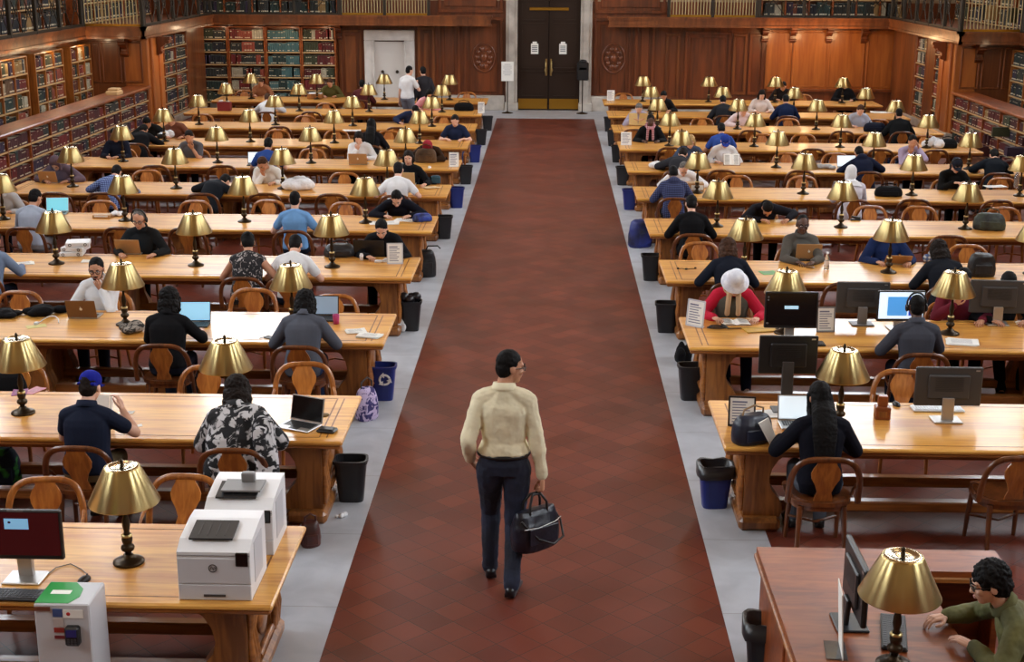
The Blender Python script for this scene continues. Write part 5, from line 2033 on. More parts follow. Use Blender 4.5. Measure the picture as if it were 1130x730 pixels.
for o in [o for o in COL.objects if o.name.startswith('person') and o.get('seat')]:
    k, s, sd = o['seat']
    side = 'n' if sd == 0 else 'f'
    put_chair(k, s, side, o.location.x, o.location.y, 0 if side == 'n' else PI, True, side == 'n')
    del o['seat']
o = copy_tree(CH_L if CH_L in CH_USED else CH_D, (DW.location.x+.02, DW.location.y, 0), PI/2-.06)
tag(o, 'wooden chair under the woman in olive at the staff desk', 'chair', 'wooden library chairs')
for px, py, side in [(50, 528, 'f'), (205, 520, 'f'), (230, 404, 'f'), (335, 392, 'f'), (22, 322, 'f'), (280, 318, 'f'), (368, 326, 'f'), (110, 222, 'f'), (216, 222, 'f'), (297, 220, 'f'), (382, 224, 'f'), (162, 186, 'f'), (380, 191, 'f'), (345, 161, 'f'), (306, 139, 'f'), (371, 144, 'f'), (429, 142, 'f'), (337, 128, 'f'), (490, 127, 'f'), (224, 125, 'f'), (360, 114, 'f'), (515, 102, 'f'), (286, 96, 'f'),
                     (170, 183, 'n'), (245, 182, 'n'), (366, 212, 'n'), (291, 213, 'n'), (351, 159, 'n'), (308, 137, 'n'), (343, 122, 'n'), (133, 250, 'n'), (205, 252, 'n'), (20, 402, 'f'), (438, 135, 'n'), (60, 213, 'n'),
                     (997, 404, 'f'), (772, 262, 'f'), (1068, 267, 'f'), (1015, 222, 'f'), (1107, 222, 'f'), (960, 223, 'f'), (813, 191, 'f'), (885, 192, 'f'), (868, 166, 'f'), (922, 166, 'f'), (841, 147, 'f'), (887, 147, 'f'), (870, 129, 'f'), (775, 130, 'f'), (886, 102, 'f'), (946, 130, 'f'), (688, 102, 'f'), (960, 148, 'f'), (1106, 192, 'f'), (1020, 148, 'f'),
                     (829, 139, 'n'), (740, 160, 'n'), (897, 160, 'n'), (1033, 160, 'n'), (972, 160, 'n'), (797, 186, 'n'), (884, 186, 'n'), (1010, 214, 'n'), (1102, 213, 'n'), (1048, 253, 'n'), (935, 307, 'n'), (1128, 500, 'n'), (700, 140, 'n'), (930, 140, 'n')]:
    s = -1 if px < 606 else 1
    h = uz(px, py, .845)
    best = None
    for k in range(1, 12):
        t = (yf(k)-.46) if side == 'n' else (yb(k)+.46)
        if best is None or abs(h.y-t) < abs(h.y-best[1]):
            best = (k, t)
    k, t = best
    y = max(min(h.y, t+.22), t-.1) if side == 'f' else max(min(h.y, t+.08), t-.25)
    x = xat(px, y, .845)
    rz = (0 if side == 'n' else PI)+rnd.uniform(-.16, .16)
    # keep clear of neighbours already seated there
    row = [q for q in SEATS if q[:3] == (k, s, side)]
    for q in row:
        if abs(q[3]-x) < .60:
            x = q[3]+(.62 if x >= q[3] else -.62)
    c, sn = math.cos(rz), math.sin(rz)
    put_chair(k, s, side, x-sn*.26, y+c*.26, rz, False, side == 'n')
for k, s, side, x, o, occ in SEATS:
    row = sorted(q[3]*s for q in SEATS if q[:3] == (k, s, side))
    i = row.index(x*s)
    tb = ('%s table from the printers' % ORD[k]) if s < 0 else ('%s table behind the staff desk' % ORD[k-1])
    if k == 1:
        tb = 'printer table'
    tag(o, '%s chair %s, %s from aisle, %s' % ('occupied' if occ else 'empty', 'with its back to us' if side == 'n' else 'facing us', ORD[i+1], tb), 'chair', 'wooden library chairs')

# ================================================================ things on the tables
def at(px, py, z=ZT):
    return uz(px, py, z)


M_scr_off = mat('screen_off', srgb(14, 14, 16), .15)
def screen(name, col, e):
    c = srgb(*col)
    return mat('screen_'+name, c, .3, emit=c, es=e)


M_scr_blue = screen('pale_blue', (150, 205, 235), 1.1)
M_scr_white = screen('white', (225, 240, 250), 1.3)
M_scr_grey = screen('grey_blue', (140, 160, 180), .7)
M_tan = mat('tan_lid', srgb(176, 136, 92), .4, .2)


def laptop(px, py, rz, label, lid=M_silver, scr=M_scr_off, ang=108, base=M_silver, w=.32, logo=True, z=ZT):
    p = at(px, py, z)
    e = empty('laptop', (p.x, p.y, z), R(rz), label, 'laptop')
    MB().box((0, 0, .010), (w, .22, .016), bev=.005).build('base', base, e)
    k = MB()
    for i in range(5):
        for j in range(12):
            k.box((-w*.42+w*.84*(j+.5)/12, .075-.026*i, .0185), (w*.84/12-.004, .021, .003))
    k.box((0, -.07, .0185), (.09, .055, .002))
    k.build('keyboard', M_black, e)['kind'] = 'stuff'
    a = R(ang-90)
    M = Matrix.Translation((0, .108, .016)) @ Matrix.Rotation(-a, 4, 'X')
    l = MB().box((0, 0, .108), (w, .009, .212), M=M, bev=.004).build('lid', lid, e)
    MB().box((0, -.0052, .11), (w-.02, .001, .19), M=M).build('screen', scr, l)
    if logo:
        q = MB().ell((0, .005, .11), (.016, .001, .017), M=M, n=14, m=8).ell((.004, .005, .134), (.003, .001, .007), M=M, n=8, m=6)
        q.build('lid_emblem', M_paper, l)
    return e


def sign(px, py, rz, label, w=.16, h=.215, frame=None, z=ZT):
    p = at(px, py, z)
    e = empty('sign_holder', (p.x, p.y, z), R(rz), label, 'sign', 'sign holders on the tables')
    M = Matrix.Rotation(R(-8), 4, 'X')
    MB().box((0, .02, .004), (w, .08, .008), bev=.003).build('foot', frame or M_offw, e)
    b = MB().box((0, 0, h/2+.006), (w, .005, h), M=M)
    if frame:
        for s in (-1, 1):
            b.box((s*(w/2+.006), 0, h/2), (.014, .012, h+.02), 1, M=M)
        b.box((0, 0, h+.008), (w+.02, .012, .014), 1, M=M).box((0, 0, .008), (w+.02, .012, .014), 1, M=M)
    c = b.build('sign_card', [M_paper, frame or M_paper], e)
    t = MB()
    rr = random.Random(int(px))
    for i in range(8):
        ww = w*rr.uniform(.45, .8)
        t.box((-w*.4+ww/2, -.0035, h*.86-h*.1*i), (ww, .001, h*.035 if i else h*.06), M=M)
    t.build('printed_lines', mat('pale_ink', srgb(120, 120, 140), .8), c)
    return e


def monitor(px, py, rz, label, scr=M_scr_off, w=.52, h=.32, hgt=.16, stand=M_silver, dialog=None, base_r=.12, extras=None, dark=M_dgrey):
    """px, py: the foot of the stand on the table; the screen faces local -y"""
    p = at(px, py)
    e = empty('monitor', (p.x, p.y, ZT), R(rz), label, 'monitor', 'flat desktop monitors')
    MB().box((0, .02, .008), (.24, .19, .016), bev=.006).build('stand_base', stand, e)
    MB().box((0, .05, hgt*.6+.02), (.10, .03, hgt*1.2+.06), bev=.006, M=Matrix.Rotation(R(3), 4, 'X')).build('stand_neck', stand, e)
    zc = hgt+h/2
    b = MB().box((0, .0, zc), (w, .035, h), bev=.008).box((0, .022, zc), (w*.62, .03, h*.62), bev=.01)
    case = b.build('casing', dark, e)
    MB().box((0, -.0185, zc+.008), (w-.03, .001, h-.045)).build('screen', scr, case)
    q = MB()
    for i in range(9):
        q.box((0, .0378, zc+h*.24-.014*i), (w*.42, .002, .004))
    q.build('vent_slots', M_black, case)
    MB().box((-w*.42, .018, zc+h*.42), (.035, .002, .012)).build('maker_badge', M_silver, case)
    if extras:
        extras(case, zc, w, h)
    return e


def book_(px, py, rz, label, col, size=(.16, .23, .025), z=ZT, name='book'):
    p = at(px, py, z)
    m = MB().box((0, 0, .002), (size[0], size[1], .004)).box((0, 0, size[2]-.002), (size[0], size[1], .004)).box((-size[0]/2+.002, 0, size[2]/2), (.005, size[1], size[2])).box((.003, 0, size[2]/2), (size[0]-.012, size[1]-.012, size[2]-.008), 1)
    o = m.build(name, [col, M_pages], None, (p.x, p.y, z), R(rz))
    return tag(o, label, 'book')


def paper(px, py, rz, label, n=1, w=.21, h=.297, m=None, z=ZT, name='paper_sheet', cat='paper', lines=True):
    p = at(px, py, z)
    q = MB()
    rr = random.Random(int(px*3+py))
    for i in range(n):
        M = Matrix.Rotation(rr.uniform(-.15, .15) if n > 1 else 0, 4, 'Z') @ Matrix.Translation((rr.uniform(-.02, .02)*(n > 1), rr.uniform(-.02, .02)*(n > 1), 0))
        vs = []
        g = 5
        for a in range(g):
            for b in range(g):
                vs.append((w*(a/(g-1)-.5), h*(b/(g-1)-.5), .0025+.003*i+.004*((a/(g-1)-.5)*2)**2*(.5+b/(g-1))))
        fs = [(a*g+b, (a+1)*g+b, (a+1)*g+b+1, a*g+b+1) for a in range(g-1) for b in range(g-1)]
        q.add(vs, fs, 0, True, M)
        q.box((0, 0, .0012+.003*i), (w*.98, h*.98, .002), 0, M)
    if lines:
        for i in range(7):
            q.box((0, h*.36-h*.1*i, .0062+.003*(n-1)), (w*.7, h*.018, .0005), 1)
    o = q.build(name, [m or M_paper, mat('grey_print', srgb(170, 170, 176), .8)], None, (p.x, p.y, z), R(rz))
    return tag(o, label, cat)


def open_book(px, py, rz, label, z=ZT):
    p = at(px, py, z)
    e = empty('open_book', (p.x, p.y, z), R(rz), label, 'book')
    for s in (-1, 1):
        pr = [(0, .004), (s*.05, .022), (s*.10, .02), (s*.15, .008), (s*.15, .004)]
        MB().prism(pr, 'y', -.11, .11).build('page_block', M_paper, e)
    c = MB().box((0, 0, .002), (.32, .235, .004)).build('cover', M_cov[6], e)
    q = MB()
    for s in (-1, 1):
        for i in range(8):
            q.box((s*.083, .085-.022*i, .0235), (.09, .006, .0006), M=Matrix.Rotation(0, 4, 'Z'))
    q.build('printed_lines', M_ink, e)
    return e


def bag(px, py, rz, label, m, size=(.32, .2, .26), z=ZT, name='bag', strap=True, cat='bag', soft_=.010, top=.6, accent=None, lie=False):
    p = at(px, py, z)
    e = empty(name, (p.x, p.y, z), R(rz), label, cat)
    a, b, h = size[0]/2, size[1]/2, size[2]
    q = MB()
    loft(q, [((0, 0, zz*h), (1, 0, 0), (0, 1, 0), a*u, b*v) for zz, u, v in ((0, .88, .85), (.06, .98, .97), (.35, 1, 1), (.7, .92, .85), (.92, .75, top), (1, .55, top*.6))], 22)
    soft(q.build('bag_body', m, e), soft_, 3, .012, .09)
    if strap:
        MB().tube([(-a*.55, 0, h*.9), (-a*.5, -.01, h*1.18), (0, -.02, h*1.32), (a*.5, -.01, h*1.18), (a*.55, 0, h*.9)], .009, 6).build('handle', accent or m, e)
    q = MB().box((0, -b*.96, h*.36), (a*1.2, .02, h*.42), bev=.008)
    q.build('front_pocket', m, e)
    return e


def heap(px, py, rz, label, m, size=(.4, .25, .12), z=ZT, name='jacket', cat='jacket', seed=1, n=9, vox=.010):
    p = at(px, py, z)
    q = MB()
    rr = random.Random(seed)
    for i in range(n):
        x, y = rr.uniform(-.36, .36)*size[0], rr.uniform(-.34, .34)*size[1]
        hz = size[2]*rr.uniform(.28, .5)*(1-.7*abs(x)/size[0])
        q.ell((x, y, hz), (size[0]*rr.uniform(.16, .26), size[1]*rr.uniform(.2, .32), hz), n=12, m=8)
    o = soft(q.build(name, m, None, (p.x, p.y, z), R(rz)), vox, 3, .02, .07)
    return tag(o, label, cat)


def keyboard(px, py, rz, label, m=M_black, w=.44, z=ZT):
    p = at(px, py, z)
    e = empty('keyboard', (p.x, p.y, z), R(rz), label, 'keyboard')
    MB().box((0, 0, .011), (w, .145, .02), bev=.006).build('case', m, e)
    k = MB()
    for i in range(5):
        for j in range(18):
            k.box((-w*.47+w*.94*(j+.5)/18, .052-.026*i, .0225), (w*.94/18-.004, .021, .006))
    k.build('keys', M_key if m is M_black else M_white, e)['kind'] = 'stuff'
    return e


def mouse(px, py, rz, label, m=M_black, cable=None):
    p = at(px, py)
    e = empty('computer_mouse', (p.x, p.y, ZT), R(rz), label, 'mouse')
    MB().ell((0, 0, .008), (.031, .055, .028), n=16, m=10).build('shell', m, e)
    MB().ell((0, .03, .034), (.004, .012, .006), n=8, m=6).build('wheel', M_key, e)
    if cable:
        c, s = math.cos(-R(rz)), math.sin(-R(rz))
        pts = []
        for qx, qy in cable:
            g = at(qx, qy, ZT+.004)-p
            pts.append((g.x*c-g.y*s, g.x*s+g.y*c, .006))
        MB().tube([(0, .05, .012)]+pts, .0028, 6).build('cable', M_black, e)
    return e


# ---- printers
def printer(px, py, label, sc=1.):
    p = at(px, py)                      # front left foot
    e = empty('laser_printer', (p.x, p.y, ZT), 0, label, 'printer', 'white laser printers')
    w, d, h = .445, .46, .40
    b = MB()
    prof = [(0, 0), (d, 0), (d, h), (d*.72, h), (d*.2, h-.035), (0, h-.085)]
    b.prism([(y, z) for y, z in prof], 'x', 0, w)
    case = b.build('casing', M_white, e)
    lo = MB().box((w/2, -.004, .055), (w-.004, .012, .10), bev=.003)
    tr = lo.build('paper_tray', M_offw, e)
    MB().box((w/2, -.012, .035), (w*.3, .006, .014)).build('tray_slot', M_dgrey, tr)
    mid = MB().box((w/2, -.004, .195), (w-.004, .012, .165), bev=.003).build('front_door', M_offw, e)
    q = MB()
    ring = [(w*.49+.024*math.cos(a/20*2*PI), -.0115, .215+.024*math.sin(a/20*2*PI)) for a in range(21)]
    q.tube(ring, .0032, 6, caps=False)
    q.build('round_emblem', M_dgrey, mid)
    cu = bpy.data.curves.new('emblem_letters', 'FONT')
    cu.body = 'hp'
    cu.size = .036
    cu.extrude = .001
    cu.shear = .3
    cu.align_x, cu.align_y = 'CENTER', 'CENTER'
    tmp = bpy.data.objects.new('tmp', cu)
    COL.objects.link(tmp)
    bpy.context.view_layer.update()
    me = bpy.data.meshes.new_from_object(tmp.evaluated_get(bpy.context.evaluated_depsgraph_get()))
    bpy.data.objects.remove(tmp)
    me.materials.clear()
    me.materials.append(M_dgrey)
    t = link('emblem_letters', me, mid)
    t.location = (w*.49, -.0115, .217)
    t.rotation_euler = (PI/2, 0, 0)
    sl = math.atan2(.05, d*.2)
    MB().box((w/2, -.002, .295), (w-.004, .008, .003)).build('door_gap', M_mgrey, e)
    cp = MB().box((w*.89, -.006, .272), (w*.17, .02, .088), bev=.005)
    cp.build('control_panel', M_blackg, e)
    a = math.atan2(.035, d*.52)
    M = Matrix.Translation((w*.44, d*.36, h-.0125)) @ Matrix.Rotation(a, 4, 'X')
    t = MB().box((0, 0, .002), (w*.60, d*.46, .012), M=M)
    t.build('output_tray', M_black, e)
    q = MB()
    for i in range(4):
        q.box((-w*.18+w*.12*i, 0, .008), (.006, d*.3, .004), M=M)
    q.build('tray_ribs', M_dgrey, e)
    MB().box((w+.001, d*.5, .2), (.004, d*.5, .26)).build('side_panel', M_offw, e)
    return e


printer(198, 661, 'white laser printer nearest us on the corner of the printer table')
pb = printer(228, 611, 'second white laser printer standing behind the first one')
# grey exit lid and dark upright on the rear printer
q = MB().box((.22, .2, .405), (.26, .2, .012)).box((.24, .27, .44), (.09, .05, .07), bev=.008)
q.build('scanner_unit', M_mgrey, pb)

# ---- payment kiosk in front of the printer table
g = uy(38, 664, 7.28)
kx = g.x
kw = uy(99, 664, 7.28).x-kx
kh = g.z
e = empty('payment_kiosk', (kx, 7.26, 0), 0, 'tall white card payment box with a green top and stickers', 'kiosk')
MB().box((kw/2, .15, kh/2), (kw, .30, kh), bev=.008).build('cabinet', M_offw, e)
MB().prism([(.004, .01), (kw*.62, .01), (kw*.74, .1), (kw*.7, .2), (kw*.5, .285), (.004, .285)], 'z', kh-.002, kh+.003).build('green_sticker', mat('green_vinyl', srgb(40, 150, 70), .4), e)
q = MB().box((kw*.35+.0, .1, kh+.003), (kw*.36, .05, .002), M=Matrix.Translation((0, .05, 0)))
q.build('white_logo_patch', M_paper, e)
MB().box((kw*.16, -.004, kh-.03), (kw*.28, .008, .025)).build('brown_label', mat('brown_label', srgb(110, 60, 40), .6), e)
rd = MB().box((kw*.69, -.02, kh-.19), (.085, .05, .12), bev=.01).build('card_reader', M_black, e)
MB().box((kw*.69, -.047, kh-.165), (.06, .004, .045)).build('reader_screen', mat('reader_blue', srgb(40, 44, 110), .3), rd)
q = MB()
for i in range(3):
    for j in range(3):
        q.box((kw*.69-.02+.02*i, -.047, kh-.205-.014*j), (.013, .004, .009))
q.build('keypad', M_key, rd)
for z, c, hh in ((kh-.055, (60, 80, 130), .05), (kh-.115, (190, 180, 176), .05), (kh-.165, (150, 50, 40), .03), (kh-.21, (120, 40, 46), .02)):
    MB().box((kw*.43, -.003, z), (.06, .004, hh)).build('payment_sticker', mat('sticker_%d_%d_%d' % c, srgb(*c), .5), e)
MB().box((kw*.70, -.003, kh-.06), (.12, .004, .05)).build('white_sticker', M_paper, e)
MB().ell((kw*.62, -.005, kh-.06), (.012, .003, .012), n=10, m=6).build('red_dot', mat('sticker_red', srgb(180, 30, 30), .5), e)
MB().box((kw*.28, -.004, kh-.52), (.13, .008, .03)).build('coin_slot', M_black, e)
MB().ell((kw*.93, -.004, kh-.47), (.012, .008, .012), n=12, m=8).build('lock', M_mgrey, e)

# ---- the printer table computer
def dlg(case, zc, w, h):
    MB().box((-w*.02, -.0192, zc+.075), (w*.28, .001, .07)).build('dialog_window', screen('dialog', (130, 185, 225), .8), case)
    MB().ell((-w*.10, -.0198, zc+.085), (.010, .0005, .008), n=10, m=6).build('dialog_icon', M_black, case)
    MB().box((-w*.02, -.0192, zc+h/2-.003), (.10, .001, .012)).build('note_label', M_mgrey, case)


monitor(27, 640, 0, 'monitor with a dark maroon screen and small blue dialog on the printer table', mat('maroon_screen', srgb(64, 16, 20), .15, emit=srgb(64, 16, 20), es=.35), .54, .33, .15, M_silver, extras=dlg, dark=M_black)
keyboard(18, 658, -2, 'black keyboard before the maroon screened monitor')
mouse(93, 641, -20, 'black mouse with a trailing cable on the printer table', cable=[(90, 628), (78, 622), (62, 626), (52, 634), (46, 640)])

# ---- second table, printer side
laptop(330, 471, -24, 'open silver laptop with a black screen near the aisle end', M_silver, M_scr_off, 104)
p = at(361, 476)
tag(MB().box((0, 0, .014), (.16, .11, .028), bev=.012).box((0, -.01, .032), (.12, .08, .012), bev=.006).build('pouch', M_black, None, p, R(-12)), 'small black pouch beside the open silver laptop', 'pouch')
p = at(357, 458)  # flat brown disc standing in for a round shadow on the tabletop
tag(MB().lathe([(0, 0), (.048, 0), (.05, .004), (.046, .008), (0, .008)], 24).build('shadow_disc', mottled('shadow_brown', srgb(110, 84, 40), srgb(90, 66, 30), 20, .8), None, p), 'round brown disc standing for a shadow on the table behind the open silver laptop', 'shadow_disc')
paper(140, 455, -4, 'small printed card on the table beside the man in the cap', w=.12, h=.07)
p = at(146, 468)
e = empty('key_set', p, R(10), 'small dark keys with a tag lying on the bright table', 'keys')
MB().tube([(.02*math.cos(a/12*2*PI), .02*math.sin(a/12*2*PI), .004) for a in range(13)], .003, 6, caps=False).build('ring', M_iron, e)
for a in (0, 1.2, 2.4):
    MB().box((0, .05, .004), (.014, .06, .004), M=Matrix.Rotation(a, 4, 'Z')).build('key', M_black, e)
paper(150, 470, 25, 'small white slip lying by the keys', w=.10, h=.05, lines=False)
paper(38, 431, -20, 'pink and white leaflet by the lamp foot at the photo edge', w=.11, h=.2, m=mat('pink_paper', srgb(214, 150, 160), .7), name='leaflet', cat='leaflet')
paper(22, 433, 14, 'purple patterned leaflet behind the lamp at the photo edge', w=.13, h=.18, m=mat('mauve_paper', srgb(150, 90, 130), .7), name='leaflet', cat='leaflet')
# booklet held up by the man in the cap
pp = uy(116, 462, 10.92)
q = MB().box((-.045, 0, .115), (.15, .006, .215), M=Matrix.Rotation(R(-14), 4, 'X')).box((.045, .01, .115), (.02, .02, .215), M=Matrix.Rotation(R(-14), 4, 'X'))
tag(q.build('booklet', M_paper, None, (pp.x, pp.y, ZT+.004), R(-6)), 'white booklet held upright by the man in the blue cap', 'booklet')
bag(6, 536, 10, 'green and navy bag on the floor at the photo edge', pattern_fabric('green_bag', srgb(24, 40, 60), srgb(60, 150, 70), 6, .55), (.3, .22, .36), 0, 'tote_bag')
cq = min([q for q in SEATS if q[:3] == (2, -1, 'f')], key=lambda q: q[3])
o = bag(18, 432, 20, 'black rucksack propped on the chair behind the edge lamp', blk, (.32, .22, .38), .47, 'backpack')
o.location.x, o.location.y = cq[4].location.x, cq[4].location.y

# ---- third table, printer side
laptop(213, 359, 4, 'laptop with a pale blue screen in front of the long haired woman in black', M_black, M_scr_blue, 106, M_black, .34)
laptop(357, 352, 0, 'laptop with a grey blue screen beside the woman in the grey sweater', M_black, M_scr_grey, 100, M_dgrey, .30)
laptop(95, 349, 180, 'brown backed laptop used by the bearded man', mat('brown_lid', srgb(120, 88, 58), .4, .3), M_scr_blue, 108, M_silver, .32)
heap(50, 347, 10, 'black bag lying flat on the third table near the edge', blk, (.5, .26, .12), name='satchel', cat='bag', seed=4)
heap(3, 349, 0, 'black cushion shaped bag at the photo edge on the third table', blk, (.34, .22, .11), name='satchel', cat='bag', seed=5)
p = at(50, 356)
tag(MB().tube([(-.06, -.05, .006), (-.03, .04, .03), (.02, .09, .05), (.08, .09, .05), (.13, .04, .03), (.15, -.02, .008)], .006, 6).box((-.07, -.07, .014), (.04, .05, .028), bev=.006).build('charger', M_white, None, p), 'white charger with a looped cable on the third table', 'charger')
paper(40, 360, 30, 'yellowed paper under the white charger', w=.2, h=.12, m=mat('yellow_paper', srgb(206, 196, 130), .8), lines=False)
heap(150, 366, 15, 'grey and black scarf like bundle beside the woman in black', pattern_fabric('grey_bundle', srgb(40, 38, 38), srgb(150, 142, 132), 20, .5), (.36, .2, .13), name='bundle', cat='bundle', seed=8)
paper(392, 366, 24, 'white papers near the aisle end of the third table', 4, .2, .14, name='paper_stack')
paper(408, 371, -14, 'crumpled white printout stack at the aisle corner of the third table', 5, .22, .15, name='paper_stack')
book_(300, 373, 60, 'thin dark notebook on the brightly lit table', M_dgrey, (.09, .14, .008))
p = at(292, 372)
tag(MB().tube([(0, -.07, .006), (0, .06, .006), (0, .075, .006)], [.004, .004, .001], 8).build('pen', M_black, None, p, R(-35)), 'black pen lying beside the thin dark notebook', 'pen')
p = at(371, 357)
tag(MB().lathe([(0, 0), (.03, 0), (.038, .1), (.036, .102), (.028, .006), (0, .006)], 18).build('cup', mat('pink_plastic', srgb(190, 70, 130), .4), None, p), 'pink cup beside the grey blue laptop', 'cup')

# ---- fourth table, printer side
laptop(145, 279, 180, 'tan laptop used by the man with headphones', M_tan, M_scr_blue, 112, M_silver, .32, logo=False)
laptop(409, 281, 178, 'large black laptop in front of the man in the black jacket', M_black, M_scr_off, 102, M_black, .40, logo=False)
sign(436, 291, 6, 'white lined sign holder near the aisle beside the black laptop', .18, .25, M_offw)
for i in range(3):
    p = at(82, 281)
    m = MB().box((0, 0, .03), (.30, .27, .056), bev=.008).box((-.151, 0, .03), (.004, .2, .04), 1)
    for j in (-.06, .06):
        m.tube([(.06*1, j*1.2-.0, .03), (.06, j*1.2, .031)], .02, 8, mi=1)
        m.lathe([(.012, -.001), (.02, -.001), (.02, .004), (.012, .004)], 12, 1, M=Matrix.Translation((j*1.6, -.135, .03)) @ Matrix.Rotation(PI/2, 4, 'X'))
    o = m.build('ring_binder', [M_white, M_black], None, (p.x+(-.02, .015, .05)[i], p.y+.02*i, ZT+.06*i), R((8, -4, 14)[i]))
    tag(o, '%s white ring binder in the stack beside a lamp' % ('bottom', 'middle', 'top')[i], 'binder', 'white ring binders')
paper(100, 288, 8, 'white sheet lying below the binder stack', w=.22, h=.16, lines=False)
paper(27, 291, 30, 'white papers under the arm at the photo edge', 3, .2, .16, name='paper_stack')
bag(375, 282, 12, 'black camera bag beside a lamp on the fourth table', mottled('black_nylon', srgb(30, 30, 34), srgb(14, 14, 16), 10, .5, .3), (.42, .3, .16), strap=True)
p = at(399, 287)
tag(MB().lathe([(0, 0), (.02, 0), (.026, .07), (.02, .075), (.018, .09), (0, .09)], 14).build('cup', M_white, None, p), 'small white cup beside the black camera bag', 'cup')
p = at(428, 289)
q = MB()
rr = random.Random(2)
pts = [(.10*math.cos(t*.9)*(1-.03*t), .06*math.sin(t*.9)*(1-.02*t), .006+.002*t) for t in range(22)]
q.tube(pts, .006, 6)
q.box((-.12, -.03, .016), (.09, .06, .03), bev=.008)
tag(q.build('charger', M_white, None, p, 0), 'white charger and coiled cable before the black laptop', 'charger')

# ---- fifth table, printer side
laptop(62, 236, 8, 'laptop with a cyan screen before the man in pale grey blue', M_silver, screen('cyan', (120, 205, 225), 1.0), 106, M_silver, .33)
paper(424, 246, 10, 'spread white papers under the bent reader', 3, .42, .25, name='paper_stack')
paper(447, 243, -16, 'second spread of white papers by the navy hoodie reader', 2, .3, .22, name='paper_stack')
bag(466, 244, 20, 'blue and black bag at the aisle end of the fifth table', mottled('blue_nylon', srgb(40, 70, 170), srgb(18, 22, 40), 6, .5), (.30, .16, .12), strap=False)
p = at(113, 240)
tag(MB().box((0, 0, .025), (.26, .13, .05), bev=.006).box((0, -.066, .03), (.2, .004, .02), 1).build('cardboard_box', [M_tan, M_paper], None, p), 'flat tan box on the fifth table beside a lamp', 'box')
heap(131, 238, 0, 'white crumpled bag beside the lamp on the fifth table', whi, (.22, .18, .1), name='paper_bag', cat='bag', seed=3)

# ---- farther tables, printer side
laptop(57, 201, 176, 'tan laptop used by the person in mauve', M_tan, M_scr_blue, 110, M_silver, .32)
laptop(449, 203, 176, 'cream laptop used by the smiling woman', mat('cream_lid', srgb(206, 178, 130), .5), M_scr_blue, 104, M_silver, .32, logo=False)
laptop(396, 181, 180, 'tan laptop used by the woman in the white blouse', M_tan, M_scr_blue, 108, M_silver, .34)
laptop(128, 168, 180, 'tan laptop used by the person in dark navy', M_tan, M_scr_blue, 108, M_silver, .32)
laptop(279, 182, 6, 'small bright screen before the person in blue', M_black, M_scr_white, 100, M_black, .2, logo=False)
heap(336, 209, 4, 'white jacket heaped beside the person in the white hoodie', whi, (.66, .32, .24), seed=11, n=14)
bag(470, 179, 0, 'brown rucksack on the seventh table', mottled('brown_canvas', srgb(96, 66, 34), srgb(66, 44, 22), 6, .8), (.42, .24, .26), name='backpack')
mouse(474, 185, 0, 'white mouse in front of the brown rucksack', M_white)
sign(501, 184, 4, 'white sign holder at the aisle end of the seventh table', .18, .26)
sign(531, 125, 0, 'white sign holder at the aisle end of the tenth table from the printers', .16, .27)
heap(477, 208, 0, 'pale wrapper left on the sixth table near the aisle', mat('pale_wrapper', srgb(206, 180, 140), .7), (.3, .18, .05), name='wrapper', cat='wrapper', seed=9)
p = at(481, 202)
tag(MB().box((0, 0, .06), (.16, .1, .12), bev=.012).box((0, 0, .125), (.12, .07, .012), bev=.004).build('carton', mat('teal_card', srgb(40, 76, 90), .6), None, p), 'dark teal carton on the sixth table near the aisle', 'carton')
heap(184, 152, 0, 'white paper bag beside the charcoal jacket', whi, (.4, .25, .22), name='paper_bag', cat='bag', seed=13)
bag(512, 122, 0, 'black bag at the aisle end of the tenth table', blk, (.5, .25, .2))
paper(388, 144, 0, 'white sheets on the ninth table before the long black hair', 2, .4, .22, name='paper_stack')
p = at(248, 122)
tag(MB().box((0, 0, .11), (.32, .22, .22), bev=.012).box((-.08, 0, .24), (.1, .1, .05), 1, bev=.02).box((.09, 0, .23), (.08, .1, .04), 1, bev=.02).build('red_box', [mat('red_card', srgb(120, 26, 28), .6), M_paper], None, p), 'dark red box with white papers sticking out', 'box')
p = at(348, 109)
tag(MB().box((0, 0, .07), (.4, .24, .14), bev=.015).box((0, 0, .145), (.36, .2, .03), 1, bev=.012).build('carton', [M_carve, M_paper], None, p), 'low brown tray lined with white paper, farthest table', 'tray')

# ---- second table, staff desk side
monitor(866, 452, 180, 'black monitor seen from behind beside the navy handbag', M_scr_blue, .50, .34, .33, M_dgrey, dark=M_black)
monitor(1043, 463, 180, 'dark monitor seen from behind with a silver stand on the second table', M_scr_blue, .56, .34, .13, M_silver)
keyboard(1034, 452, 0, 'white keyboard behind the silver standed monitor', M_white, .44)
mouse(989, 447, 10, 'black mouse beside the wooden pencil box')
p = at(973, 461)
tag(MB().box((0, 0, .055), (.13, .12, .11), bev=.008).box((0, .01, .155), (.08, .075, .09), bev=.006).box((0, -.061, .05), (.07, .004, .05), 1).build('pencil_box', [M_desk, M_carve], None, p, R(-6)), 'small stepped wooden box on the staff desk side second table', 'box')
laptop(880, 470, 0, 'laptop with a white screen before the long black haired woman', M_silver, M_scr_white, 104, M_silver, .30)
hb = bag(829, 487, 24, 'navy handbag with a white flap standing at the table corner', mottled('navy_leather', srgb(34, 42, 62), srgb(20, 24, 38), 8, .4), (.36, .22, .24), strap=True, accent=mat('tan_leather', srgb(150, 120, 84), .5))
q = MB().prism([(-.02, .2), (.07, .235), (.15, .06), (.10, .0)], 'y', -.128, -.116)
q.build('white_flap', M_paper, hb)
sign(818, 470, -4, 'black framed sign standing behind the navy handbag', .20, .24, M_black)
p = at(875, 486)
tag(MB().box((0, 0, .005), (.075, .15, .009), bev=.003).box((0, 0, .0098), (.066, .13, .001), 1).build('phone', [M_black, M_blackg], None, p, R(60)), 'black phone lying by the long black haired woman', 'phone')
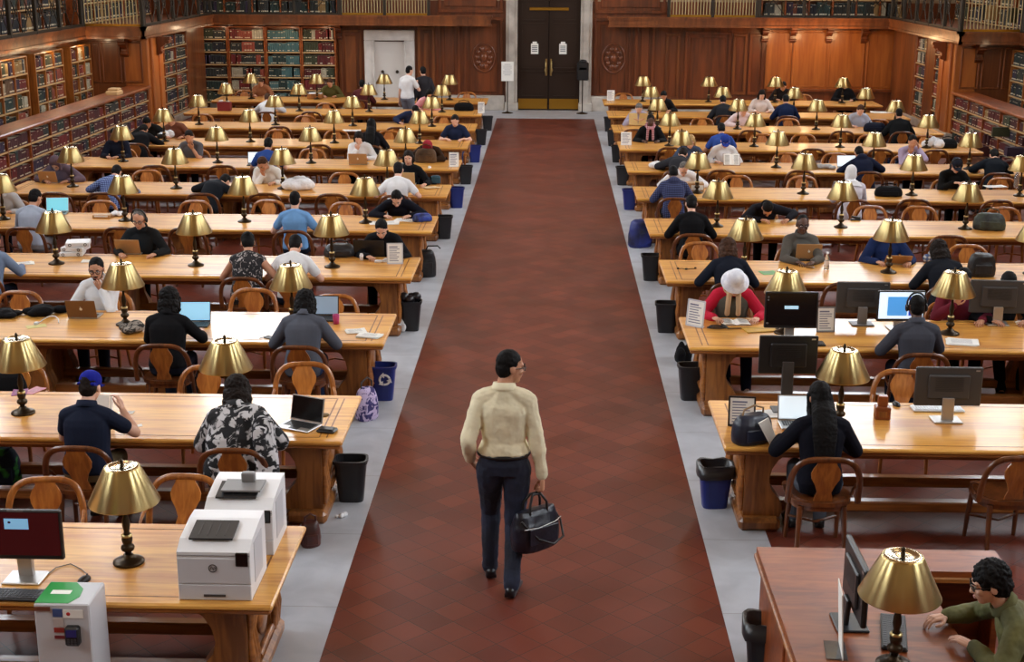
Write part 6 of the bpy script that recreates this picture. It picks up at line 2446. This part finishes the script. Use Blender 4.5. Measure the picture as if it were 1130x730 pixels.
paper(850, 457, 8, 'white papers under the black monitor', 3, .3, .2, name='paper_stack')

# ---- third table, staff desk side
def icons(case, zc, w, h):
    MB().box((0, -.0192, zc+.03), (w*.26, .001, .034)).build('dialog_window', screen('dialog2', (180, 220, 240), 1.), case)
    q = MB()
    for i in range(2):
        q.box((-w*.44, -.0192, zc+h*.36-.03*i), (.014, .001, .014))
    q.box((-w*.44, -.0192, zc-h*.36), (.024, .001, .014))
    q.build('desktop_icon', M_mgrey, case)


monitor(871, 375, 0, 'monitor facing us with a black screen and one small dialog', M_scr_off, .54, .38, .13, M_silver, extras=icons, dark=M_black)
keyboard(886, 380, 0, 'black keyboard in front of the black screened monitor')
monitor(950, 357, 180, 'dark monitor seen from behind left of the bright blue screen' .replace('left of', 'beside'), M_scr_blue, .56, .34, .12, M_mgrey)


def bluewin(case, zc, w, h):
    MB().box((-.04, -.0192, zc+.0), (w*.42, .001, h*.62)).build('blue_window', screen('azure', (80, 160, 235), 1.), case)
    MB().box((w*.22, -.0192, zc+.0), (w*.12, .001, h*.62)).build('blue_sidebar', screen('royal', (30, 70, 200), 1.), case)


monitor(992, 363, 2, 'bright white and blue screen facing the man with headphones', screen('bright_white', (215, 235, 255), 1.5), .50, .33, .09, M_silver, extras=bluewin, dark=M_black)
monitor(1099, 357, 176, 'dark monitor seen from behind near the photo edge with a silver stand', M_scr_blue, .60, .36, .12, M_silver)
keyboard(1072, 349, 0, 'black keyboard behind the edge monitor on the third table')
paper(1061, 378, -10, 'white papers beside the man in the grey sweater', 4, .3, .22, name='paper_stack')
sign(766, 360, -38, 'white printed sign at the aisle end near the white hat', .19, .27, M_offw)
sign(911, 366, 4, 'white notice in a thin frame beside the black screened monitor', .17, .25, M_mgrey)
open_book(811, 356, 4, 'open book in front of the woman in the white hat')
p = at(792, 363)
q = MB()
pts = [(.12*math.cos(t*.8)*(1-.02*t), .05*math.sin(t*.8), .01+.002*t) for t in range(18)]
q.tube(pts, .007, 6)
q.tube([(.1, 0, .01), (.3, .03, .008), (.5, .0, .008), (.65, .03, .008)], .006, 6)
tag(q.build('headset_cable', M_black, None, p), 'tangled black cable lying before the open book', 'cable')
book_(838, 364, 14, 'yellow folder behind the tangled cable', mat('yellow_card', srgb(206, 160, 60), .6), (.34, .2, .012), name='folder')

# ---- fourth table, staff desk side
laptop(890, 285, 180, 'tan laptop with a white emblem used by the man in grey', M_tan, M_scr_blue, 104, M_silver, .33)
laptop(988, 290, 176, 'tan laptop half hidden behind a lamp stem', M_tan, M_scr_blue, 140, M_silver, .33, logo=False)
p = at(912, 297)
e = empty('water_bottle', p, 0, 'clear plastic water bottle by the tan laptop', 'bottle')
MB().lathe([(0, 0), (.03, 0), (.033, .01), (.033, .14), (.014, .19), (.014, .205), (0, .205)], 18).build('bottle_body', M_glass, e)
MB().lathe([(.016, .2), (.016, .222), (0, .222)], 14).build('bottle_cap', M_white, e)
MB().lathe([(.0335, .06), (.0335, .115)], 18).build('bottle_label', mat('pale_label', srgb(214, 200, 190), .5), e)
heap(894, 296, 10, 'brown snack packet lying before the tan laptop', mat('brown_foil', srgb(120, 84, 40), .35), (.16, .1, .03), name='snack_packet', cat='packet', seed=6)
paper(848, 301, 12, 'green leaflet beside the woman in the dark navy jacket', w=.2, h=.2, m=mat('green_paper', srgb(120, 176, 110), .7), name='leaflet', cat='leaflet')
p = at(757, 297)
q = MB().tube([(-.1, .0, .005), (-.05, .03, .005), (.0, -.02, .005), (.06, .02, .005), (.12, .03, .005)], .004, 6).ell((-.1, 0, .012), (.018, .014, .012), n=10, m=6).ell((.0, -.03, .012), (.02, .014, .012), n=10, m=6).ell((.12, .03, .012), (.016, .014, .012), n=10, m=6)
tag(q.build('earphones', M_black, None, p), 'black earphones on the fourth table near the aisle', 'earphones')
bag(1082, 304, 0, 'black rounded rucksack standing on the fourth table', mottled('black_nylon', 0, 0), (.34, .24, .28), name='backpack', strap=False, top=.9)
heap(1030, 289, 0, 'blue and grey striped bag by the dark haired woman', plaid_fabric('blue_stripe', srgb(60, 90, 150), srgb(110, 120, 140), srgb(210, 214, 222), 40), (.3, .2, .2), name='sports_bag', cat='bag', seed=12)

# ---- farther tables, staff desk side
bag(1091, 253, -10, 'black and green rucksack on the fifth table', mottled('green_black_nylon', srgb(62, 70, 56), srgb(18, 20, 20), 7, .6), (.46, .28, .24), name='backpack')
p = at(944, 243)
tag(MB().box((0, 0, .012), (.16, .06, .024), bev=.008).box((0, .01, .045), (.14, .045, .03), bev=.008, M=Matrix.Rotation(R(8), 4, 'Y')).build('stapler', M_black, None, p), 'black stapler on the fifth table beside a lamp foot', 'stapler')
bag(958, 243, 4, 'tan paper carrier bag on a chair by the fifth table', M_tan, (.22, .16, .36), .47, 'carrier_bag', strap=False) if 0 else None
bag(980, 216, 0, 'black holdall lying on the sixth table', blk, (.46, .26, .16), name='holdall')
paper(1098, 206, 6, 'white papers on the sixth table near a water bottle', 4, .34, .22, name='paper_stack')
p = at(1121, 207)
e = empty('water_bottle', p, 0, 'clear plastic bottle standing by white papers near the edge', 'bottle')
MB().lathe([(0, 0), (.04, 0), (.043, .012), (.043, .2), (.016, .25), (.016, .265), (0, .265)], 18).build('bottle_body', M_glass, e)
MB().lathe([(.018, .262), (.018, .286), (0, .286)], 14).build('bottle_cap', M_white, e)
p = at(762, 211)
tag(MB().box((0, 0, .075), (.42, .2, .15), bev=.004).box((.1, -.101, .08), (.2, .003, .08), 1).build('carton', [M_tan, M_paper], None, p), 'brown cardboard carton in front of the pink faced person', 'carton')
laptop(936, 186, 4, 'laptop with a glaring white screen before the navy and teal jacket', M_silver, M_scr_white, 104, M_silver, .36)
heap(733, 186, 0, 'white bundled coat on the seventh table near the aisle', whi, (.56, .3, .2), seed=21, n=12)
e = open_book(807, 183, 180, 'dark propped book before the person in the blue cap')
e.rotation_euler.x = R(-60)
e.location.z = ZT+.12
heap(910, 186, 0, 'grey crumpled paper on the seventh table', mat('grey_paper', srgb(150, 150, 150), .8), (.4, .2, .1), name='wrapper', cat='wrapper', seed=15)
sign(691, 158, 0, 'white sign holder at the aisle end of the eighth table', .22, .26) if 0 else sign(691, 160, 0, 'white sign holder at the aisle end of the table beside the red checked scarf', .22, .26)
sign(674, 111, 0, 'white sign holder at the aisle end of the farthest table by the black box post', .2, .27)
heap(1030, 163, 0, 'white carrier bag on the table behind the lavender shirt', whi, (.42, .3, .24), name='carrier_bag', cat='bag', seed=17)
bag(1045, 163, 0, 'black bag beside the white carrier bag', blk, (.4, .26, .18))
bag(965, 145, 0, 'dark holdall on the ninth table beside the broad man', navy, (.5, .3, .2), name='holdall')
paper(972, 124, 0, 'white newspaper beside the pale blue shirt', 2, .5, .3, name='newspaper', cat='newspaper')
paper(935, 111, 0, 'cream papers on the farthest table below the orange panels', 2, .5, .3, m=mat('cream_paper', srgb(226, 206, 150), .8), name='paper_stack')
p = Vector((xat(704, yb(9)-.12, 1.0), yb(9)-.2, ZT))
q = MB()
for s in (-1, 1):
    q.box((s*.1, 0, .17), (.2, .006, .3), M=Matrix.Rotation(R(s*14), 4, 'Z') @ Matrix.Rotation(R(20), 4, 'X'))
tag(q.build('newspaper', mat('cream_paper', 0), None, p), 'cream newspaper held up by the person in lilac', 'newspaper')

# ---- staff desk
p = at(945, 693)
e = monitor(941, 688, 90, 'black monitor seen edge on standing on the staff desk', M_scr_blue, .52, .36, .10, M_black, dark=M_black)
keyboard(986, 699, 78, 'black keyboard on the staff desk before the woman')
lm = uz(986, 733, ZT)
make_lamp((lm.x, lm.y, ZT), 0, 'brass shaded lamp on the staff desk nearest us')
p = Vector((uy(930, 690, 7.15).x, 7.15, ZT))
e = empty('sign_holder', p, R(84), 'thin clear sign stand seen edge on beside the desk monitor', 'sign')
MB().box((0, 0, .2), (.22, .006, .40), M=Matrix.Rotation(R(-4), 4, 'X')).build('sign_card', M_paper, e)
MB().box((0, .03, .004), (.22, .12, .008), bev=.003).build('foot', M_glass, e)
# ---- floor things along the aisle
for px, py, lb, kw in ((388, 551, 'black waste bin beside the shawled woman\'s table end', {}), (423, 440, 'blue recycling bin with a white arrow symbol, printer side', dict(blue=True, rec=True)), (453, 364, 'overfull black waste bin with dark bags bulging out', dict(full=True)), (490, 263, 'black waste bin at the aisle end of the navy hoodie reader\'s table', {}), (504, 229, 'small blue bin at the aisle end of the sixth table, printer side', dict(blue=True)), (514, 203, 'black bin at the aisle end of the seventh table, printer side', {}), (524, 179, 'dark blue bin at the aisle end of the eighth table, printer side', dict(blue=True)), (531, 160, 'black bin at the aisle end of the ninth table, printer side', {}), (538, 144, 'black bin at the aisle end of the tenth table, printer side', {}),
                       (788, 558, 'blue bin with a black liner beside the handbag table', dict(blue=True, liner=True)), (762, 440, 'black waste bin between the second and third tables, staff desk side', {}), (735, 366, 'black waste bin level with the white printed sign', {}), (718, 309, 'black waste bin at the end of the earphones table', {}), (695, 231, 'blue bin at the aisle end of the sixth table, staff desk side', dict(blue=True)), (687, 204, 'black bin at the aisle end of the seventh table, staff desk side', {}), (681, 179, 'black bin at the aisle end of the eighth table, staff desk side', {}), (676, 161, 'dark bin at the aisle end of the ninth table, staff desk side', {}), (672, 145, 'black bin beside the black blazer table, near the door', {}),
                       (843, 742, 'black lined bin beside the staff desk at the bottom edge', dict(liner=True))):
    bin_(px, py, lb, **kw)
bag(706, 272, 30, 'blue and black rucksack on the floor at the fifth table end', mottled('blue_black_nylon', srgb(36, 52, 140), srgb(12, 13, 20), 2.6, .6), (.40, .30, .44), 0, 'backpack', strap=False, top=.95)
cs = bag(471, 305, 10, 'black wheeled case with a handle standing at the fourth table end', mottled('black_nylon', 0, 0), (.28, .2, .40), 0, 'wheeled_case', strap=False, top=.9)
MB().tube([(-.02, .0, .38), (.02, -.02, .46), (.16, -.03, .46), (.2, -.03, .42)], .012, 6).build('pull_handle', M_black, cs)
bag(405, 462, 40, 'lilac flowered rucksack on the marble by the table leg', pattern_fabric('lilac_flowers', srgb(60, 54, 110), srgb(196, 180, 214), 14, .5), (.24, .2, .34), 0, 'backpack', accent=M_dgrey)
bag(396, 436, 0, 'blue cloth bag with white handles under the third table', mottled('blue_cloth', srgb(36, 62, 120), srgb(24, 36, 80), 8, .8), (.24, .16, .28), 0, 'tote_bag', accent=M_white)
bag(343, 601, 20, 'brown leather bag on the floor at the table foot', mottled('brown_leather', srgb(90, 44, 36), srgb(54, 24, 22), 8, .4, .3), (.17, .17, .21), 0, 'bag')
heap(376, 571, 0, 'crumpled white tissue on the marble near a black bin', whi, (.1, .08, .07), .0, 'tissue', 'tissue', 2, 6, .006)
heap(438, 366, 0, 'white plastic sack slumped beside the overfull bin', whi, (.22, .16, .26), 0, 'plastic_sack', 'bag', 19, 8)
heap(753, 400, 0, 'black bag slumped on the floor beside the white printed sign table', blk, (.26, .3, .3), 0, 'bag', 'bag', 23, 9)
bake_soft()
# ================================================================ light
def area(name, loc, rot, sx, sy, e, col):
    l = bpy.data.lights.new(name, 'AREA')
    l.shape = 'RECTANGLE'
    l.size, l.size_y = sx, sy
    l.energy = e
    l.color = col
    o = link(name, l, None, loc)
    o.rotation_euler = rot
    return o


def point(name, loc, e, col, r=.1):
    l = bpy.data.lights.new(name, 'POINT')
    l.energy = e
    l.color = col
    l.shadow_soft_size = r
    return link(name, l, None, loc)


WARM = (1., .62, .30)
# lamps tucked below the gallery
for s in (-1, 1):
    x = (XPL if s < 0 else XPR)
    point('gallery_downlight', (x-s*.75, YP+.75, 2.1), 30, WARM, .12)
for y in (29., 31.6, 33.7):
    point('shelf_light', (-11.2, y, 2.40), 14, (1., .74, .45), .06)
for y in (32.,):
    point('shelf_light', (11.1, y, 2.40), 10, (1., .74, .45), .06)
for px in (859, 893, 934):
    point('gallery_downlight', (xat(px, YE-1.1, 2.3), YE-1.1, 2.2), 44, WARM, .14)
for px in (240, 276, 316, 354):
    point('gallery_downlight', (xat(px, YE-.75, 2.4), YE-.8, 2.40), 9, (1., .72, .45), .06)
# chandeliers high in the hall
for x in (-5.2, 5.0):
    for y in (4., 12., 20., 28., 36.):
        point('chandelier', (x, y, 8.5), 170, (1., .70, .40), .6)
w = bpy.data.worlds.new('world')
SC.world = w
w.use_nodes = True
w.node_tree.nodes['Background'].inputs[0].default_value = (.5, .6, .8, 1)
w.node_tree.nodes['Background'].inputs[1].default_value = .01
SC.view_settings.exposure = -0.86
